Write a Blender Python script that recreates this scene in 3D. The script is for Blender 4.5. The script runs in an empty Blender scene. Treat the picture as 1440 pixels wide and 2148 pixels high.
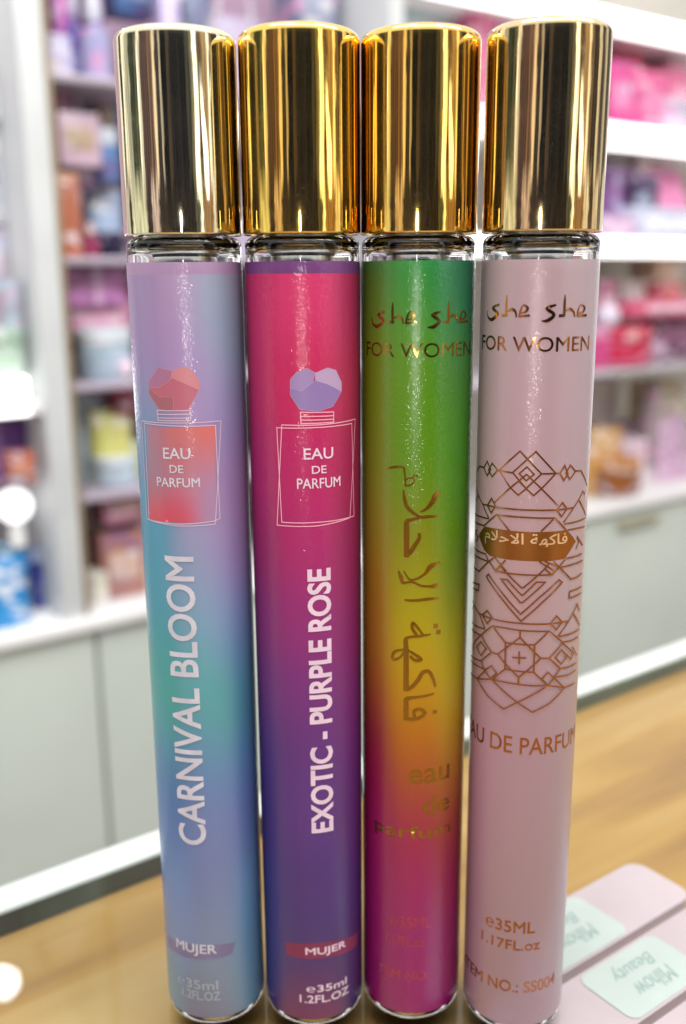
import bpy, bmesh, math, random
from mathutils import Vector, Matrix
C=bpy.context.scene
# measured geometry, in millimetres (prints as girth,height)
CAM = {'f': 2045.4271675536036, 'loc': (0.0, 0.0, 161.476), 'r': (0.999971, -0.001795, -0.007356), 'u': (0.007572, 0.237124, 0.97145), 'w': (0.0, 0.971478, -0.237131)}
BASE = [(-29.95, 192.98), (-7.39, 192.31), (14.88, 193.93), (37.6, 189.97)]
ZS = {'lt': 163.7964478639785, 'lb': 2.6476000603813503, 'cb': 168.6443799687739, 'ct': 203.38221040526088, 'rc': 10.830382351957699}
ORN = [(1, [(-8.65, 124.98), (-4.5, 129.04), (-0.39, 124.86), (-3.11, 121.94), (-4.55, 120.59), (-6.14, 121.88)]), (1, [(2.37, 124.88), (-1.59, 129.07), (-5.78, 124.87), (-3.11, 121.94), (-1.69, 120.66), (-0.28, 122.02)]), (1, [(-3.09, 126.12), (-4.52, 124.74), (-3.17, 123.46), (-1.76, 124.75)]), (1, [(-3.13, 124.7), (-4.56, 123.31), (-3.11, 122.03), (-1.79, 123.42)]), (0, [(-4.56, 123.31), (-6.14, 121.88), (-9.53, 118.49)]), (0, [(-1.79, 123.42), (-0.28, 122.02), (3.05, 118.67)]), (0, [(-8.65, 124.98), (-5.78, 124.78)]), (0, [(-0.39, 124.86), (2.37, 124.88)]), (1, [(-11.88, 126.21), (-13.0, 124.74), (-11.75, 123.41), (-10.77, 124.85)]), (1, [(-10.43, 126.08), (-11.43, 124.56), (-10.33, 123.47), (-8.98, 124.94)]), (0, [(-8.98, 124.94), (-8.65, 124.98)]), (0, [(-13.01, 124.83), (-14.89, 124.71), (-16.99, 122.96), (-17.7, 120.74), (-15.27, 119.01), (-12.98, 117.45), (-10.89, 115.1)]), (0, [(-16.96, 116.92), (-15.25, 118.82)]), (0, [(-18.06, 114.4), (-13.78, 114.83), (-10.88, 115.0)]), (0, [(-18.8, 112.73), (-12.27, 113.34)]), (0, [(-12.98, 117.48), (-11.41, 117.62)]), (1, [(4.15, 126.27), (3.22, 124.83), (4.1, 123.43), (4.98, 124.6)]), (1, [(5.44, 126.24), (4.54, 124.81), (5.5, 123.47), (6.85, 124.93)]), (0, [(2.37, 124.88), (3.22, 124.83)]), (0, [(6.85, 124.93), (8.59, 124.78), (10.55, 122.75), (11.96, 121.21)]), (0, [(4.44, 115.19), (6.85, 117.8), (8.31, 119.12), (9.74, 120.61), (10.72, 119.79)]), (0, [(8.31, 119.12), (12.11, 115.24)]), (0, [(4.68, 114.9), (7.9, 114.89), (11.82, 114.9)]), (0, [(5.53, 113.6), (8.33, 113.52), (11.68, 113.19)]), (0, [(5.16, 117.84), (6.85, 117.8)]), (1, [(-10.28, 119.19), (-11.41, 117.59), (-10.29, 116.33), (-9.27, 117.89)]), (1, [(4.02, 119.13), (2.9, 117.78), (3.96, 116.43), (5.16, 117.84)]), (0, [(-11.41, 117.62), (-9.26, 117.66), (-6.37, 117.78), (-2.79, 117.83), (-0.02, 117.84), (2.9, 117.82), (5.16, 117.84)]), (0, [(-12.27, 113.3), (-8.98, 116.2), (-6.32, 116.33), (-2.73, 116.39), (0.04, 116.32), (2.59, 116.26), (5.19, 113.65)]), (0, [(-8.65, 116.07), (-6.04, 113.53)]), (0, [(2.31, 116.1), (-0.03, 113.73)]), (0, [(-15.27, 111.81), (-16.19, 110.8), (-14.49, 110.48), (-15.48, 109.26)]), (0, [(8.31, 111.95), (9.09, 110.68), (8.21, 109.36)]), (0, [(8.31, 111.86), (10.94, 109.51)]), (0, [(-16.68, 107.48), (-11.41, 107.75)]), (0, [(-17.03, 106.11), (-13.31, 106.4), (-10.53, 106.44)]), (0, [(-11.4, 107.56), (-10.53, 106.44)]), (0, [(-17.24, 103.5), (-13.55, 103.63), (-10.53, 106.44), (-9.0, 107.73)]), (0, [(-9.0, 107.64), (-6.32, 105.32)]), (0, [(-10.27, 106.41), (-8.79, 105.04), (-7.75, 106.19), (-6.59, 107.52)]), (0, [(-0.14, 107.77), (3.1, 105.66)]), (0, [(2.71, 107.64), (5.0, 105.44)]), (0, [(5.31, 107.82), (3.87, 106.51), (0.93, 107.75)]), (0, [(5.53, 107.97), (7.88, 107.93), (10.66, 107.88)]), (0, [(4.29, 106.37), (7.7, 106.47), (11.43, 106.36)]), (0, [(-8.9, 104.98), (-5.92, 104.97), (-3.19, 105.01), (-0.21, 105.04), (2.55, 105.05), (3.97, 106.46)]), (0, [(-8.68, 105.12), (-7.65, 106.17), (-6.51, 105.15)]), (0, [(-6.31, 105.0), (-3.28, 102.38), (-2.92, 102.41), (1.0, 106.31), (1.87, 107.39)]), (0, [(1.0, 106.31), (2.35, 105.03)]), (0, [(3.97, 106.46), (6.94, 103.57), (8.74, 103.47), (11.26, 103.78)]), (1, [(-11.07, 103.25), (-10.43, 103.86), (-7.15, 100.88), (-3.26, 96.99), (0.15, 100.54), (4.01, 103.84), (4.79, 103.27), (0.74, 99.49), (-3.12, 95.57), (-6.9, 99.41)]), (1, [(-7.45, 103.57), (-6.07, 103.63), (-3.22, 100.88), (-2.87, 101.0), (-0.51, 103.64), (1.2, 103.61), (-2.99, 99.39), (-3.35, 99.36)]), (0, [(-18.51, 99.79), (-13.4, 100.92), (-13.72, 99.55), (-17.55, 98.87)]), (0, [(11.43, 100.95), (6.85, 101.03), (6.81, 99.7), (11.53, 99.63)]), (0, [(-18.79, 96.18), (-15.49, 95.82), (-12.89, 94.81), (-11.04, 92.35)]), (0, [(-15.49, 95.82), (-18.6, 93.53)]), (0, [(-17.65, 91.44), (-13.7, 91.86), (-11.04, 92.25)]), (0, [(-18.22, 89.9), (-12.01, 90.56)]), (0, [(-12.89, 94.81), (-11.59, 95.09)]), (1, [(-10.52, 96.32), (-11.89, 94.93), (-10.41, 93.62), (-9.23, 95.22)]), (0, [(-11.89, 94.93), (-9.1, 94.96), (-5.58, 95.05), (-3.02, 95.11), (-0.17, 95.1), (2.63, 95.04), (5.14, 95.05), (6.74, 94.93)]), (1, [(3.87, 96.48), (2.62, 95.1), (3.91, 93.7), (5.26, 95.03)]), (0, [(4.41, 92.28), (8.23, 96.22), (9.66, 97.87), (10.95, 95.95)]), (0, [(8.23, 96.22), (11.74, 92.57)]), (0, [(4.63, 92.15), (7.36, 92.08), (11.57, 92.03)]), (0, [(5.51, 90.83), (8.39, 90.54), (11.04, 90.53)]), (0, [(-14.64, 88.32), (-9.05, 93.52), (-5.92, 93.74), (-3.15, 93.66), (-0.47, 93.65), (2.5, 93.52), (5.51, 90.83)]), (0, [(5.52, 90.63), (2.66, 87.86), (0.94, 87.99)]), (0, [(2.66, 87.86), (5.24, 85.31), (7.89, 85.07), (10.75, 85.06)]), (0, [(-12.01, 90.56), (-9.08, 87.92), (-7.63, 87.92)]), (0, [(-9.08, 87.92), (-11.92, 85.1), (-17.3, 84.21)]), (0, [(-8.82, 93.38), (-6.01, 90.72)]), (0, [(2.22, 93.41), (-0.36, 90.82)]), (0, [(-3.23, 93.55), (-3.18, 92.21)]), (1, [(-6.01, 90.72), (-0.36, 90.82), (-0.32, 85.09), (-5.92, 85.16)]), (1, [(-3.18, 92.21), (0.94, 87.99), (-3.16, 83.84), (-7.63, 87.92)]), (0, [(-3.26, 89.3), (-3.17, 86.59)]), (0, [(-4.58, 87.86), (-1.87, 88.06)]), (0, [(-3.16, 83.84), (-3.2, 82.36)]), (0, [(-5.92, 85.16), (-8.64, 82.28)]), (0, [(-0.32, 85.09), (2.53, 82.19)]), (0, [(-13.3, 80.73), (-8.64, 82.28), (-5.53, 82.38), (-3.2, 82.36), (-0.03, 82.24), (2.53, 82.19), (6.49, 80.97), (8.23, 80.89), (10.32, 80.79)]), (1, [(-12.11, 89.23), (-13.66, 87.47), (-11.98, 86.28), (-10.46, 88.29)]), (1, [(5.36, 89.3), (3.99, 87.88), (5.42, 86.26), (6.99, 87.48)]), (0, [(5.52, 90.63), (8.99, 87.62), (8.24, 86.55), (6.54, 88.17)]), (0, [(8.51, 89.14), (10.54, 86.63)]), (0, [(-14.64, 88.32), (-15.66, 86.3)]), (0, [(-18.05, 83.09), (-13.25, 83.59), (-10.69, 83.73)]), (1, [(-8.98, 85.07), (-10.68, 83.53), (-9.11, 82.34), (-7.7, 83.85)]), (1, [(2.5, 84.95), (1.31, 83.67), (2.63, 82.18), (3.89, 83.59)]), (0, [(3.89, 83.59), (6.49, 80.97)]), (0, [(4.21, 83.73), (7.71, 83.43), (10.59, 83.61)]), (0, [(5.24, 85.31), (3.88, 83.79)]), (0, [(-11.92, 85.1), (-10.68, 83.53)]), (0, [(-16.73, 80.53), (-13.11, 80.8), (-10.54, 83.47)]), (0, [(-12.92, 80.78), (-9.7, 78.42), (-5.92, 76.6), (-3.34, 78.47), (2.06, 81.84)]), (0, [(-8.64, 82.18), (-3.34, 78.57), (-0.26, 76.59), (3.21, 78.34), (6.5, 80.87)])]
BANNER = [(-14.42, 110.88), (-12.26, 113.21), (-8.23, 113.47), (-4.39, 113.53), (-0.9, 113.58), (2.72, 113.62), (5.42, 113.62), (7.14, 111.98), (8.09, 110.88), (6.65, 109.46), (5.3, 107.91), (1.12, 107.74), (-2.42, 107.8), (-6.02, 107.7), (-10.32, 107.63), (-12.19, 108.41)]
SHE = [[(-9.82, 155.84, 0.323), (-11.45, 155.16, 0.582), (-10.19, 154.14, 0.582), (-11.75, 153.04, 0.647), (-13.05, 153.56, 0.323), (-13.35, 154.7, 0.129)], [(-8.15, 157.54, 0.129), (-8.2, 156.27, 0.485), (-8.21, 153.95, 0.453)], [(-9.2, 153.84, 0.566), (-7.82, 153.95, 0.517)], [(-8.13, 154.51, 0.242), (-7.03, 155.01, 0.582), (-6.31, 154.54, 0.42), (-6.1, 153.59, 0.291)], [(-5.59, 153.67, 0.356), (-5.33, 154.87, 0.404), (-4.84, 155.79, 0.259), (-4.08, 155.27, 0.517), (-4.46, 154.56, 0.42), (-5.37, 154.39, 0.242)], [(-5.68, 153.75, 0.388), (-3.63, 153.96, 0.388)], [(1.0, 155.81, 0.356), (-0.59, 155.2, 0.614), (0.67, 154.08, 0.582), (-0.42, 153.06, 0.647), (-1.53, 152.99, 0.194)], [(2.61, 157.6, 0.129), (2.59, 156.26, 0.485), (2.61, 153.98, 0.453)], [(1.59, 153.87, 0.55), (2.79, 153.93, 0.485)], [(2.67, 154.69, 0.242), (3.64, 155.07, 0.517), (4.53, 154.49, 0.388), (4.78, 153.62, 0.291)], [(5.39, 153.68, 0.323), (5.53, 154.79, 0.388), (6.12, 155.76, 0.259), (7.15, 155.19, 0.453), (6.67, 154.44, 0.42), (5.56, 154.31, 0.242)], [(5.27, 153.81, 0.42), (7.87, 153.83, 0.42)]]
SHE3 = (2.55, -1.18)
ARA = [[(-7.05, 124.85, 0.437), (-4.95, 125.4, 0.488), (-3.37, 125.43, 0.437), (-3.08, 124.55, 0.36), (-2.93, 123.16, 0.36), (-2.92, 121.77, 0.385)], [(-2.92, 121.91, 0.437), (-1.82, 122.02, 0.385), (-1.21, 122.8, 0.334), (-1.56, 123.49, 0.308), (-2.86, 123.03, 0.308)], [(-1.56, 123.35, 0.334), (-1.02, 124.05, 0.36), (-0.48, 123.64, 0.231)], [(-3.26, 121.05, 0.283), (-2.97, 118.96, 0.707), (-2.19, 117.31, 0.707), (-0.12, 115.79, 0.578), (1.55, 115.75, 0.578), (3.72, 115.75, 0.231)], [(0.01, 116.71, 0.231), (1.38, 117.45, 0.642), (2.5, 118.81, 1.028), (3.06, 119.89, 1.156), (3.94, 120.6, 0.437)], [(-0.11, 115.58, 0.488), (-1.76, 115.13, 0.642), (-2.56, 114.74, 0.899), (-2.57, 113.32, 1.053), (-2.55, 110.45, 1.053), (-2.53, 107.57, 1.028)], [(-2.11, 108.17, 0.848), (-0.88, 110.08, 0.848), (-0.1, 111.52, 0.694), (-0.15, 112.52, 0.565)], [(-4.16, 104.67, 0.308), (-3.64, 103.41, 0.822), (-3.27, 102.05, 0.565)], [(-3.07, 104.77, 0.231), (-1.93, 103.09, 0.385), (-0.53, 103.2, 0.437), (1.13, 104.27, 0.565), (2.26, 105.66, 1.002), (4.2, 106.43, 0.36)], [(-3.19, 102.2, 0.463), (-1.36, 102.53, 0.411), (0.32, 101.81, 0.437), (2.03, 101.59, 0.488), (3.21, 101.64, 0.925), (3.81, 102.01, 0.437)], [(-2.88, 98.77, 0.36), (-1.19, 98.71, 0.488), (1.78, 98.96, 0.617), (4.02, 98.96, 0.283)], [(2.46, 91.55, 0.265), (0.3, 91.29, 0.578), (-1.82, 90.99, 0.53), (-2.55, 90.45, 0.795), (-2.47, 88.54, 1.035), (-2.43, 83.68, 1.084), (-2.4, 79.42, 1.084)], [(0.96, 91.44, 0.361), (-0.39, 93.29, 0.578), (-1.19, 94.04, 0.53), (-1.24, 92.85, 0.65), (-0.37, 91.53, 0.578)], [(3.0, 93.25, 0.915), (3.93, 93.14, 0.915)], [(3.59, 91.89, 0.915), (4.56, 91.75, 0.915)], [(-2.88, 88.29, 0.458), (-4.68, 87.71, 0.53), (-5.29, 86.75, 0.578), (-5.11, 85.92, 0.53), (-3.83, 86.4, 0.458), (-2.94, 87.72, 0.385)], [(-2.07, 88.22, 0.458), (-0.46, 87.21, 0.578), (0.55, 86.27, 0.65), (-0.71, 86.14, 0.65), (-1.65, 87.03, 0.53)], [(-2.4, 79.64, 0.771), (-1.19, 80.44, 0.771), (-0.0, 81.91, 0.843), (0.93, 83.47, 0.771), (2.16, 83.6, 0.722), (3.03, 82.14, 0.662), (3.64, 80.17, 0.53)], [(3.37, 78.68, 0.385), (1.54, 78.37, 0.458), (-0.9, 78.06, 0.53), (-2.25, 77.62, 0.963), (-2.37, 76.44, 1.035), (-2.35, 72.99, 1.06)], [(-2.35, 73.28, 0.65), (-0.04, 73.46, 0.65), (1.45, 74.58, 0.722), (0.48, 75.5, 0.65), (-0.74, 75.07, 0.65), (-0.59, 73.75, 0.602)], [(3.14, 74.69, 0.771), (4.03, 74.55, 0.771)]]
FL1 = {'q': [[(-8.7, 134.08), (6.16, 133.78), (6.37, 115.51), (5.2, 115.18), (-1.67, 114.88), (-8.97, 115.01)], [(-9.68, 134.4), (-0.72, 134.51), (7.38, 134.52), (5.36, 114.53), (-1.69, 114.51), (-9.82, 115.04)]], 'n': [[(-5.1, 136.76), (1.54, 136.86), (1.46, 134.97), (-4.96, 134.87)], [(-5.02, 136.06), (1.51, 136.16)], [(-5.02, 135.36), (1.48, 135.46)]], 'h': [[(-6.83, 140.93), (-6.62, 142.33), (-4.26, 144.84), (-1.48, 144.2), (-2.11, 142.48), (-4.49, 141.04)], [(-1.48, 144.2), (0.64, 145.05), (2.3, 144.16), (3.58, 141.71), (3.19, 140.69), (0.67, 141.97), (-1.72, 143.0)], [(-6.83, 140.93), (-4.49, 141.04), (-2.11, 142.48), (-1.72, 143.0), (0.67, 141.97), (3.19, 140.69), (1.13, 136.94), (-1.68, 136.77), (-1.55, 139.38), (-4.19, 139.32)], [(-6.83, 140.93), (-4.19, 139.32), (-1.55, 139.38), (-1.68, 136.77), (-4.54, 136.93), (-6.83, 139.71)]], 'fill': [(-7.74, 133.63), (6.15, 133.68), (5.58, 115.14), (-9.09, 115.18)]}
FL2 = {'q': [[(-5.13, 133.41), (2.16, 133.51), (10.81, 133.56), (11.47, 115.12), (2.62, 115.17), (-4.52, 115.07)], [(-4.06, 134.0), (2.88, 134.0), (12.12, 134.25), (10.01, 115.05), (2.24, 114.45), (-5.57, 114.4)]], 'n': [[(-0.4, 136.46), (6.04, 136.26), (6.02, 134.32), (-0.34, 134.33)], [(-0.42, 135.69), (6.04, 135.55)], [(-0.36, 134.99), (6.03, 134.89)]], 'h': [[(-2.24, 141.01), (-2.21, 142.55), (-0.96, 143.93), (0.94, 144.6), (2.48, 143.71), (1.93, 142.01), (-0.16, 140.33)], [(2.48, 143.71), (4.85, 144.58), (6.63, 144.04), (7.92, 141.7), (7.9, 139.96), (4.81, 141.55), (2.46, 142.34)], [(-2.24, 141.01), (-0.16, 140.33), (1.93, 142.01), (2.46, 142.34), (4.81, 141.55), (7.9, 139.96), (5.93, 137.32), (3.27, 136.61), (1.5, 136.67), (-0.57, 137.05), (-2.27, 139.63)]]}
T = {'eau1': (-4.19, 1.11, 127.61, 129.72), 'de1': (-3.01, -0.36, 124.93, 126.41), 'parfum1': (-6.01, 2.67, 122.15, 123.92), 'eau2': (0.08, 5.82, 127.48, 129.58), 'de2': (1.57, 4.38, 124.71, 126.18), 'parfum2': (-1.29, 7.42, 121.85, 123.79), 'mujer1': (-7.61, 1.92, 18.41, 21.28), 'mujer2': (-1.36, 7.82, 18.69, 20.83), 'ml1': (-7.75, 1.91, 9.96, 12.28), 'fl1': (-6.54, 2.32, 7.25, 9.45), 'ml2': (-1.3, 8.02, 9.77, 11.46), 'fl2': (-2.84, 8.57, 7.03, 8.91), 'for4': (-15.23, 9.16, 147.46, 150.11), 'eau4x': (-10.91, 3.47, 67.21, 70.87), 'ml4': (-8.47, 2.28, 25.8, 28.56), 'oz4': (-9.48, 3.58, 21.64, 23.96), 'item4': (-13.12, 8.47, 11.19, 13.92), 'eau3': (-1.68, 7.46, 58.78, 62.05), 'de3': (1.38, 7.65, 51.51, 55.63), 'par3': (-9.79, 8.14, 45.09, 48.9), 'ml3': (-5.44, 3.57, 24.2, 27.03), 'oz3': (-6.6, 1.99, 19.57, 22.18), 'item3': (-9.3, 3.2, 11.17, 13.59), 'ban4': (-12.31, 5.94, 110.03, 112.66)}
V1 = (-5.05, 0.73, 45.55, 108.2)
V2 = (0.49, 4.9, 48.63, 105.66)
BAND1 = [(-11.63, 19.62), (-1.42, 21.26), (6.22, 20.77), (5.33, 18.01), (-1.57, 17.64), (-11.48, 16.96)]
BAND2 = [(-5.94, 21.3), (2.09, 22.08), (12.54, 19.99), (11.68, 16.99), (2.04, 18.17), (-6.02, 17.95)]
GRAD = {0: [(-8.1, 163.0, 160, 140, 185), (1.4, 162.9, 185, 155, 190), (10.6, 162.9, 165, 150, 185), (-7.4, 155.3, 158, 135, 180), (0.6, 155.3, 175, 150, 195), (6.0, 157.8, 145, 180, 200), (11.7, 155.9, 130, 165, 185), (-8.2, 146.5, 150, 135, 185), (0.2, 146.7, 170, 140, 190), (7.7, 150.8, 140, 165, 200), (11.3, 148.9, 125, 160, 185), (4.5, 144.8, 168, 150, 200), (-7.9, 133.0, 120, 140, 180), (9.4, 137.3, 130, 145, 190), (5.2, 139.4, 165, 140, 190), (10.4, 132.6, 140, 130, 185), (-8.8, 123.6, 100, 150, 185), (10.0, 123.3, 155, 130, 180), (-8.2, 112.2, 80, 150, 180), (2.2, 111.9, 160, 145, 190), (9.4, 111.9, 150, 130, 180), (-9.0, 104.2, 75, 150, 180), (0.1, 105.2, 130, 160, 190), (9.1, 104.1, 140, 135, 190), (-9.1, 94.2, 75, 150, 170), (3.4, 95.2, 130, 160, 195), (9.9, 93.8, 115, 140, 190), (-9.2, 83.9, 70, 155, 155), (1.1, 85.3, 100, 165, 180), (9.5, 85.7, 90, 140, 180), (-9.1, 75.5, 75, 160, 155), (4.6, 76.6, 85, 165, 160), (12.0, 74.2, 80, 140, 165), (-9.0, 66.9, 80, 140, 170), (2.4, 68.5, 100, 150, 180), (11.6, 65.8, 90, 130, 180), (-8.9, 58.2, 70, 110, 170), (2.0, 60.0, 105, 130, 185), (13.0, 56.2, 95, 115, 180), (-9.1, 47.0, 85, 120, 180), (2.6, 48.9, 115, 130, 180), (12.3, 45.2, 100, 120, 175), (-8.3, 34.7, 110, 140, 195), (2.1, 36.5, 115, 130, 175), (11.6, 32.8, 105, 145, 190), (-7.6, 23.3, 120, 140, 185), (1.7, 25.0, 125, 140, 175), (11.1, 21.2, 100, 140, 180), (-10.8, 9.3, 110, 140, 165), (1.2, 11.9, 125, 145, 165), (10.6, 10.5, 105, 140, 170), (-0.2, 4.0, 120, 115, 145)], 1: [(-10.9, 157.7, 185, 45, 100), (0.8, 157.7, 205, 65, 115), (12.4, 157.5, 165, 50, 95), (-12.0, 141.6, 175, 45, 95), (0.5, 142.2, 190, 45, 95), (12.2, 141.5, 170, 50, 90), (-11.1, 123.2, 160, 40, 100), (0.2, 124.2, 180, 45, 105), (12.0, 122.9, 160, 40, 90), (-10.9, 108.7, 140, 35, 95), (-0.0, 110.1, 165, 45, 110), (11.9, 108.3, 140, 40, 95), (-10.8, 93.8, 125, 40, 110), (-0.3, 95.5, 140, 45, 120), (12.9, 92.9, 125, 40, 105), (-10.7, 78.2, 105, 45, 120), (-0.5, 80.3, 115, 45, 125), (12.7, 77.3, 110, 45, 115), (-10.3, 66.6, 70, 45, 120), (-0.7, 68.8, 90, 45, 125), (12.6, 65.4, 90, 45, 115), (-11.1, 50.8, 60, 40, 115), (-1.0, 53.7, 85, 50, 130), (12.5, 49.9, 80, 45, 110), (-10.0, 34.1, 55, 45, 120), (-0.2, 37.0, 70, 45, 120), (12.3, 32.6, 65, 45, 110), (-9.8, 16.4, 55, 50, 120), (-0.5, 19.5, 65, 50, 115), (10.1, 16.0, 65, 45, 100), (-0.7, 8.1, 70, 45, 100), (-0.8, 3.8, 130, 60, 90)], 2: [(-10.9, 161.8, 65, 110, 60), (-1.5, 161.8, 60, 140, 80), (7.0, 161.7, 25, 120, 90), (10.6, 162.6, 25, 100, 80), (-10.9, 154.0, 95, 125, 50), (-1.4, 154.1, 80, 140, 60), (7.2, 154.0, 45, 130, 80), (-10.9, 145.0, 105, 130, 45), (-1.4, 145.4, 100, 140, 45), (7.5, 145.1, 70, 125, 60), (-10.9, 134.0, 110, 130, 50), (-1.3, 134.7, 90, 140, 45), (7.8, 134.2, 70, 135, 50), (-10.9, 122.7, 120, 130, 60), (-1.1, 123.7, 95, 135, 45), (8.1, 123.0, 75, 135, 45), (-10.9, 111.1, 140, 125, 60), (-1.0, 112.3, 125, 130, 55), (8.5, 111.4, 90, 135, 45), (-10.9, 99.1, 150, 110, 50), (-0.9, 100.7, 150, 148, 48), (8.9, 99.5, 105, 125, 45), (-10.9, 88.8, 155, 110, 55), (-0.8, 90.7, 175, 158, 50), (9.3, 89.2, 160, 158, 38), (-10.9, 78.3, 150, 85, 50), (-0.7, 80.4, 180, 140, 48), (9.6, 78.6, 175, 156, 34), (-10.9, 67.5, 135, 45, 60), (-0.6, 69.9, 172, 108, 50), (10.1, 67.7, 168, 130, 34), (-10.1, 56.8, 140, 40, 75), (-0.5, 59.2, 155, 80, 60), (8.7, 57.3, 150, 90, 40), (-9.3, 45.9, 142, 28, 92), (-0.4, 48.1, 150, 44, 78), (9.0, 45.9, 140, 50, 58), (-9.3, 33.2, 140, 22, 98), (-0.3, 35.7, 146, 30, 98), (9.5, 33.0, 136, 32, 80), (-9.3, 17.6, 136, 22, 102), (-0.1, 20.4, 142, 26, 106), (10.0, 17.1, 130, 26, 90), (0.1, 4.7, 138, 22, 104)], 3: [(-12.4, 159.1, 183, 161, 165), (-2.3, 159.1, 194, 164, 176), (7.3, 159.0, 173, 159, 169), (-12.9, 136.9, 186, 156, 171), (-1.5, 137.7, 189, 159, 176), (9.3, 137.2, 168, 150, 165), (-13.2, 108.5, 186, 153, 160), (-2.2, 110.3, 189, 153, 162), (8.5, 109.4, 168, 150, 160), (-12.5, 56.6, 180, 137, 160), (-2.2, 60.0, 178, 143, 160), (9.6, 57.8, 157, 137, 149), (-13.1, 27.6, 168, 132, 149), (-2.2, 32.4, 168, 139, 151), (8.2, 30.3, 152, 132, 141), (-1.4, 9.0, 162, 132, 139)]}
FILLC = [(-6.8, 133.2, 175, 115, 140), (-0.8, 133.5, 205, 110, 115), (4.8, 132.9, 220, 105, 100), (-7.3, 126.7, 160, 125, 150), (-1.0, 128.5, 195, 110, 125), (5.0, 127.5, 195, 120, 140), (-7.8, 121.1, 170, 115, 140), (4.7, 121.4, 170, 135, 180), (-7.6, 116.4, 220, 60, 85), (-0.5, 116.9, 210, 70, 100), (4.9, 116.6, 165, 135, 180), (0.5, 122.7, 185, 120, 150)]
CARDS = {'gap': [(51.34, 198.73), (90.62, 227.18)], 'a': [(60.24, 232.75), (80.54, 244.75), (91.61, 232.74)], 'labA': [(55.17, 228.71), (66.17, 231.17), (69.1, 215.61), (56.36, 207.08)], 'labB': [(56.25, 199.55), (76.94, 216.86), (82.78, 206.79), (63.16, 186.24)], 'tB': [(78.64, 201.97), (64.31, 192.39), (74.98, 206.25), (60.33, 198.64)], 'gap2': [(67.86, 185.73), (79.08, 193.61)]}
HANDLE = (1281.5, 1385.7, -252.0, -242.0)
SPOT = (-0.4585, 1.1178, 0.7559)
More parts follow.
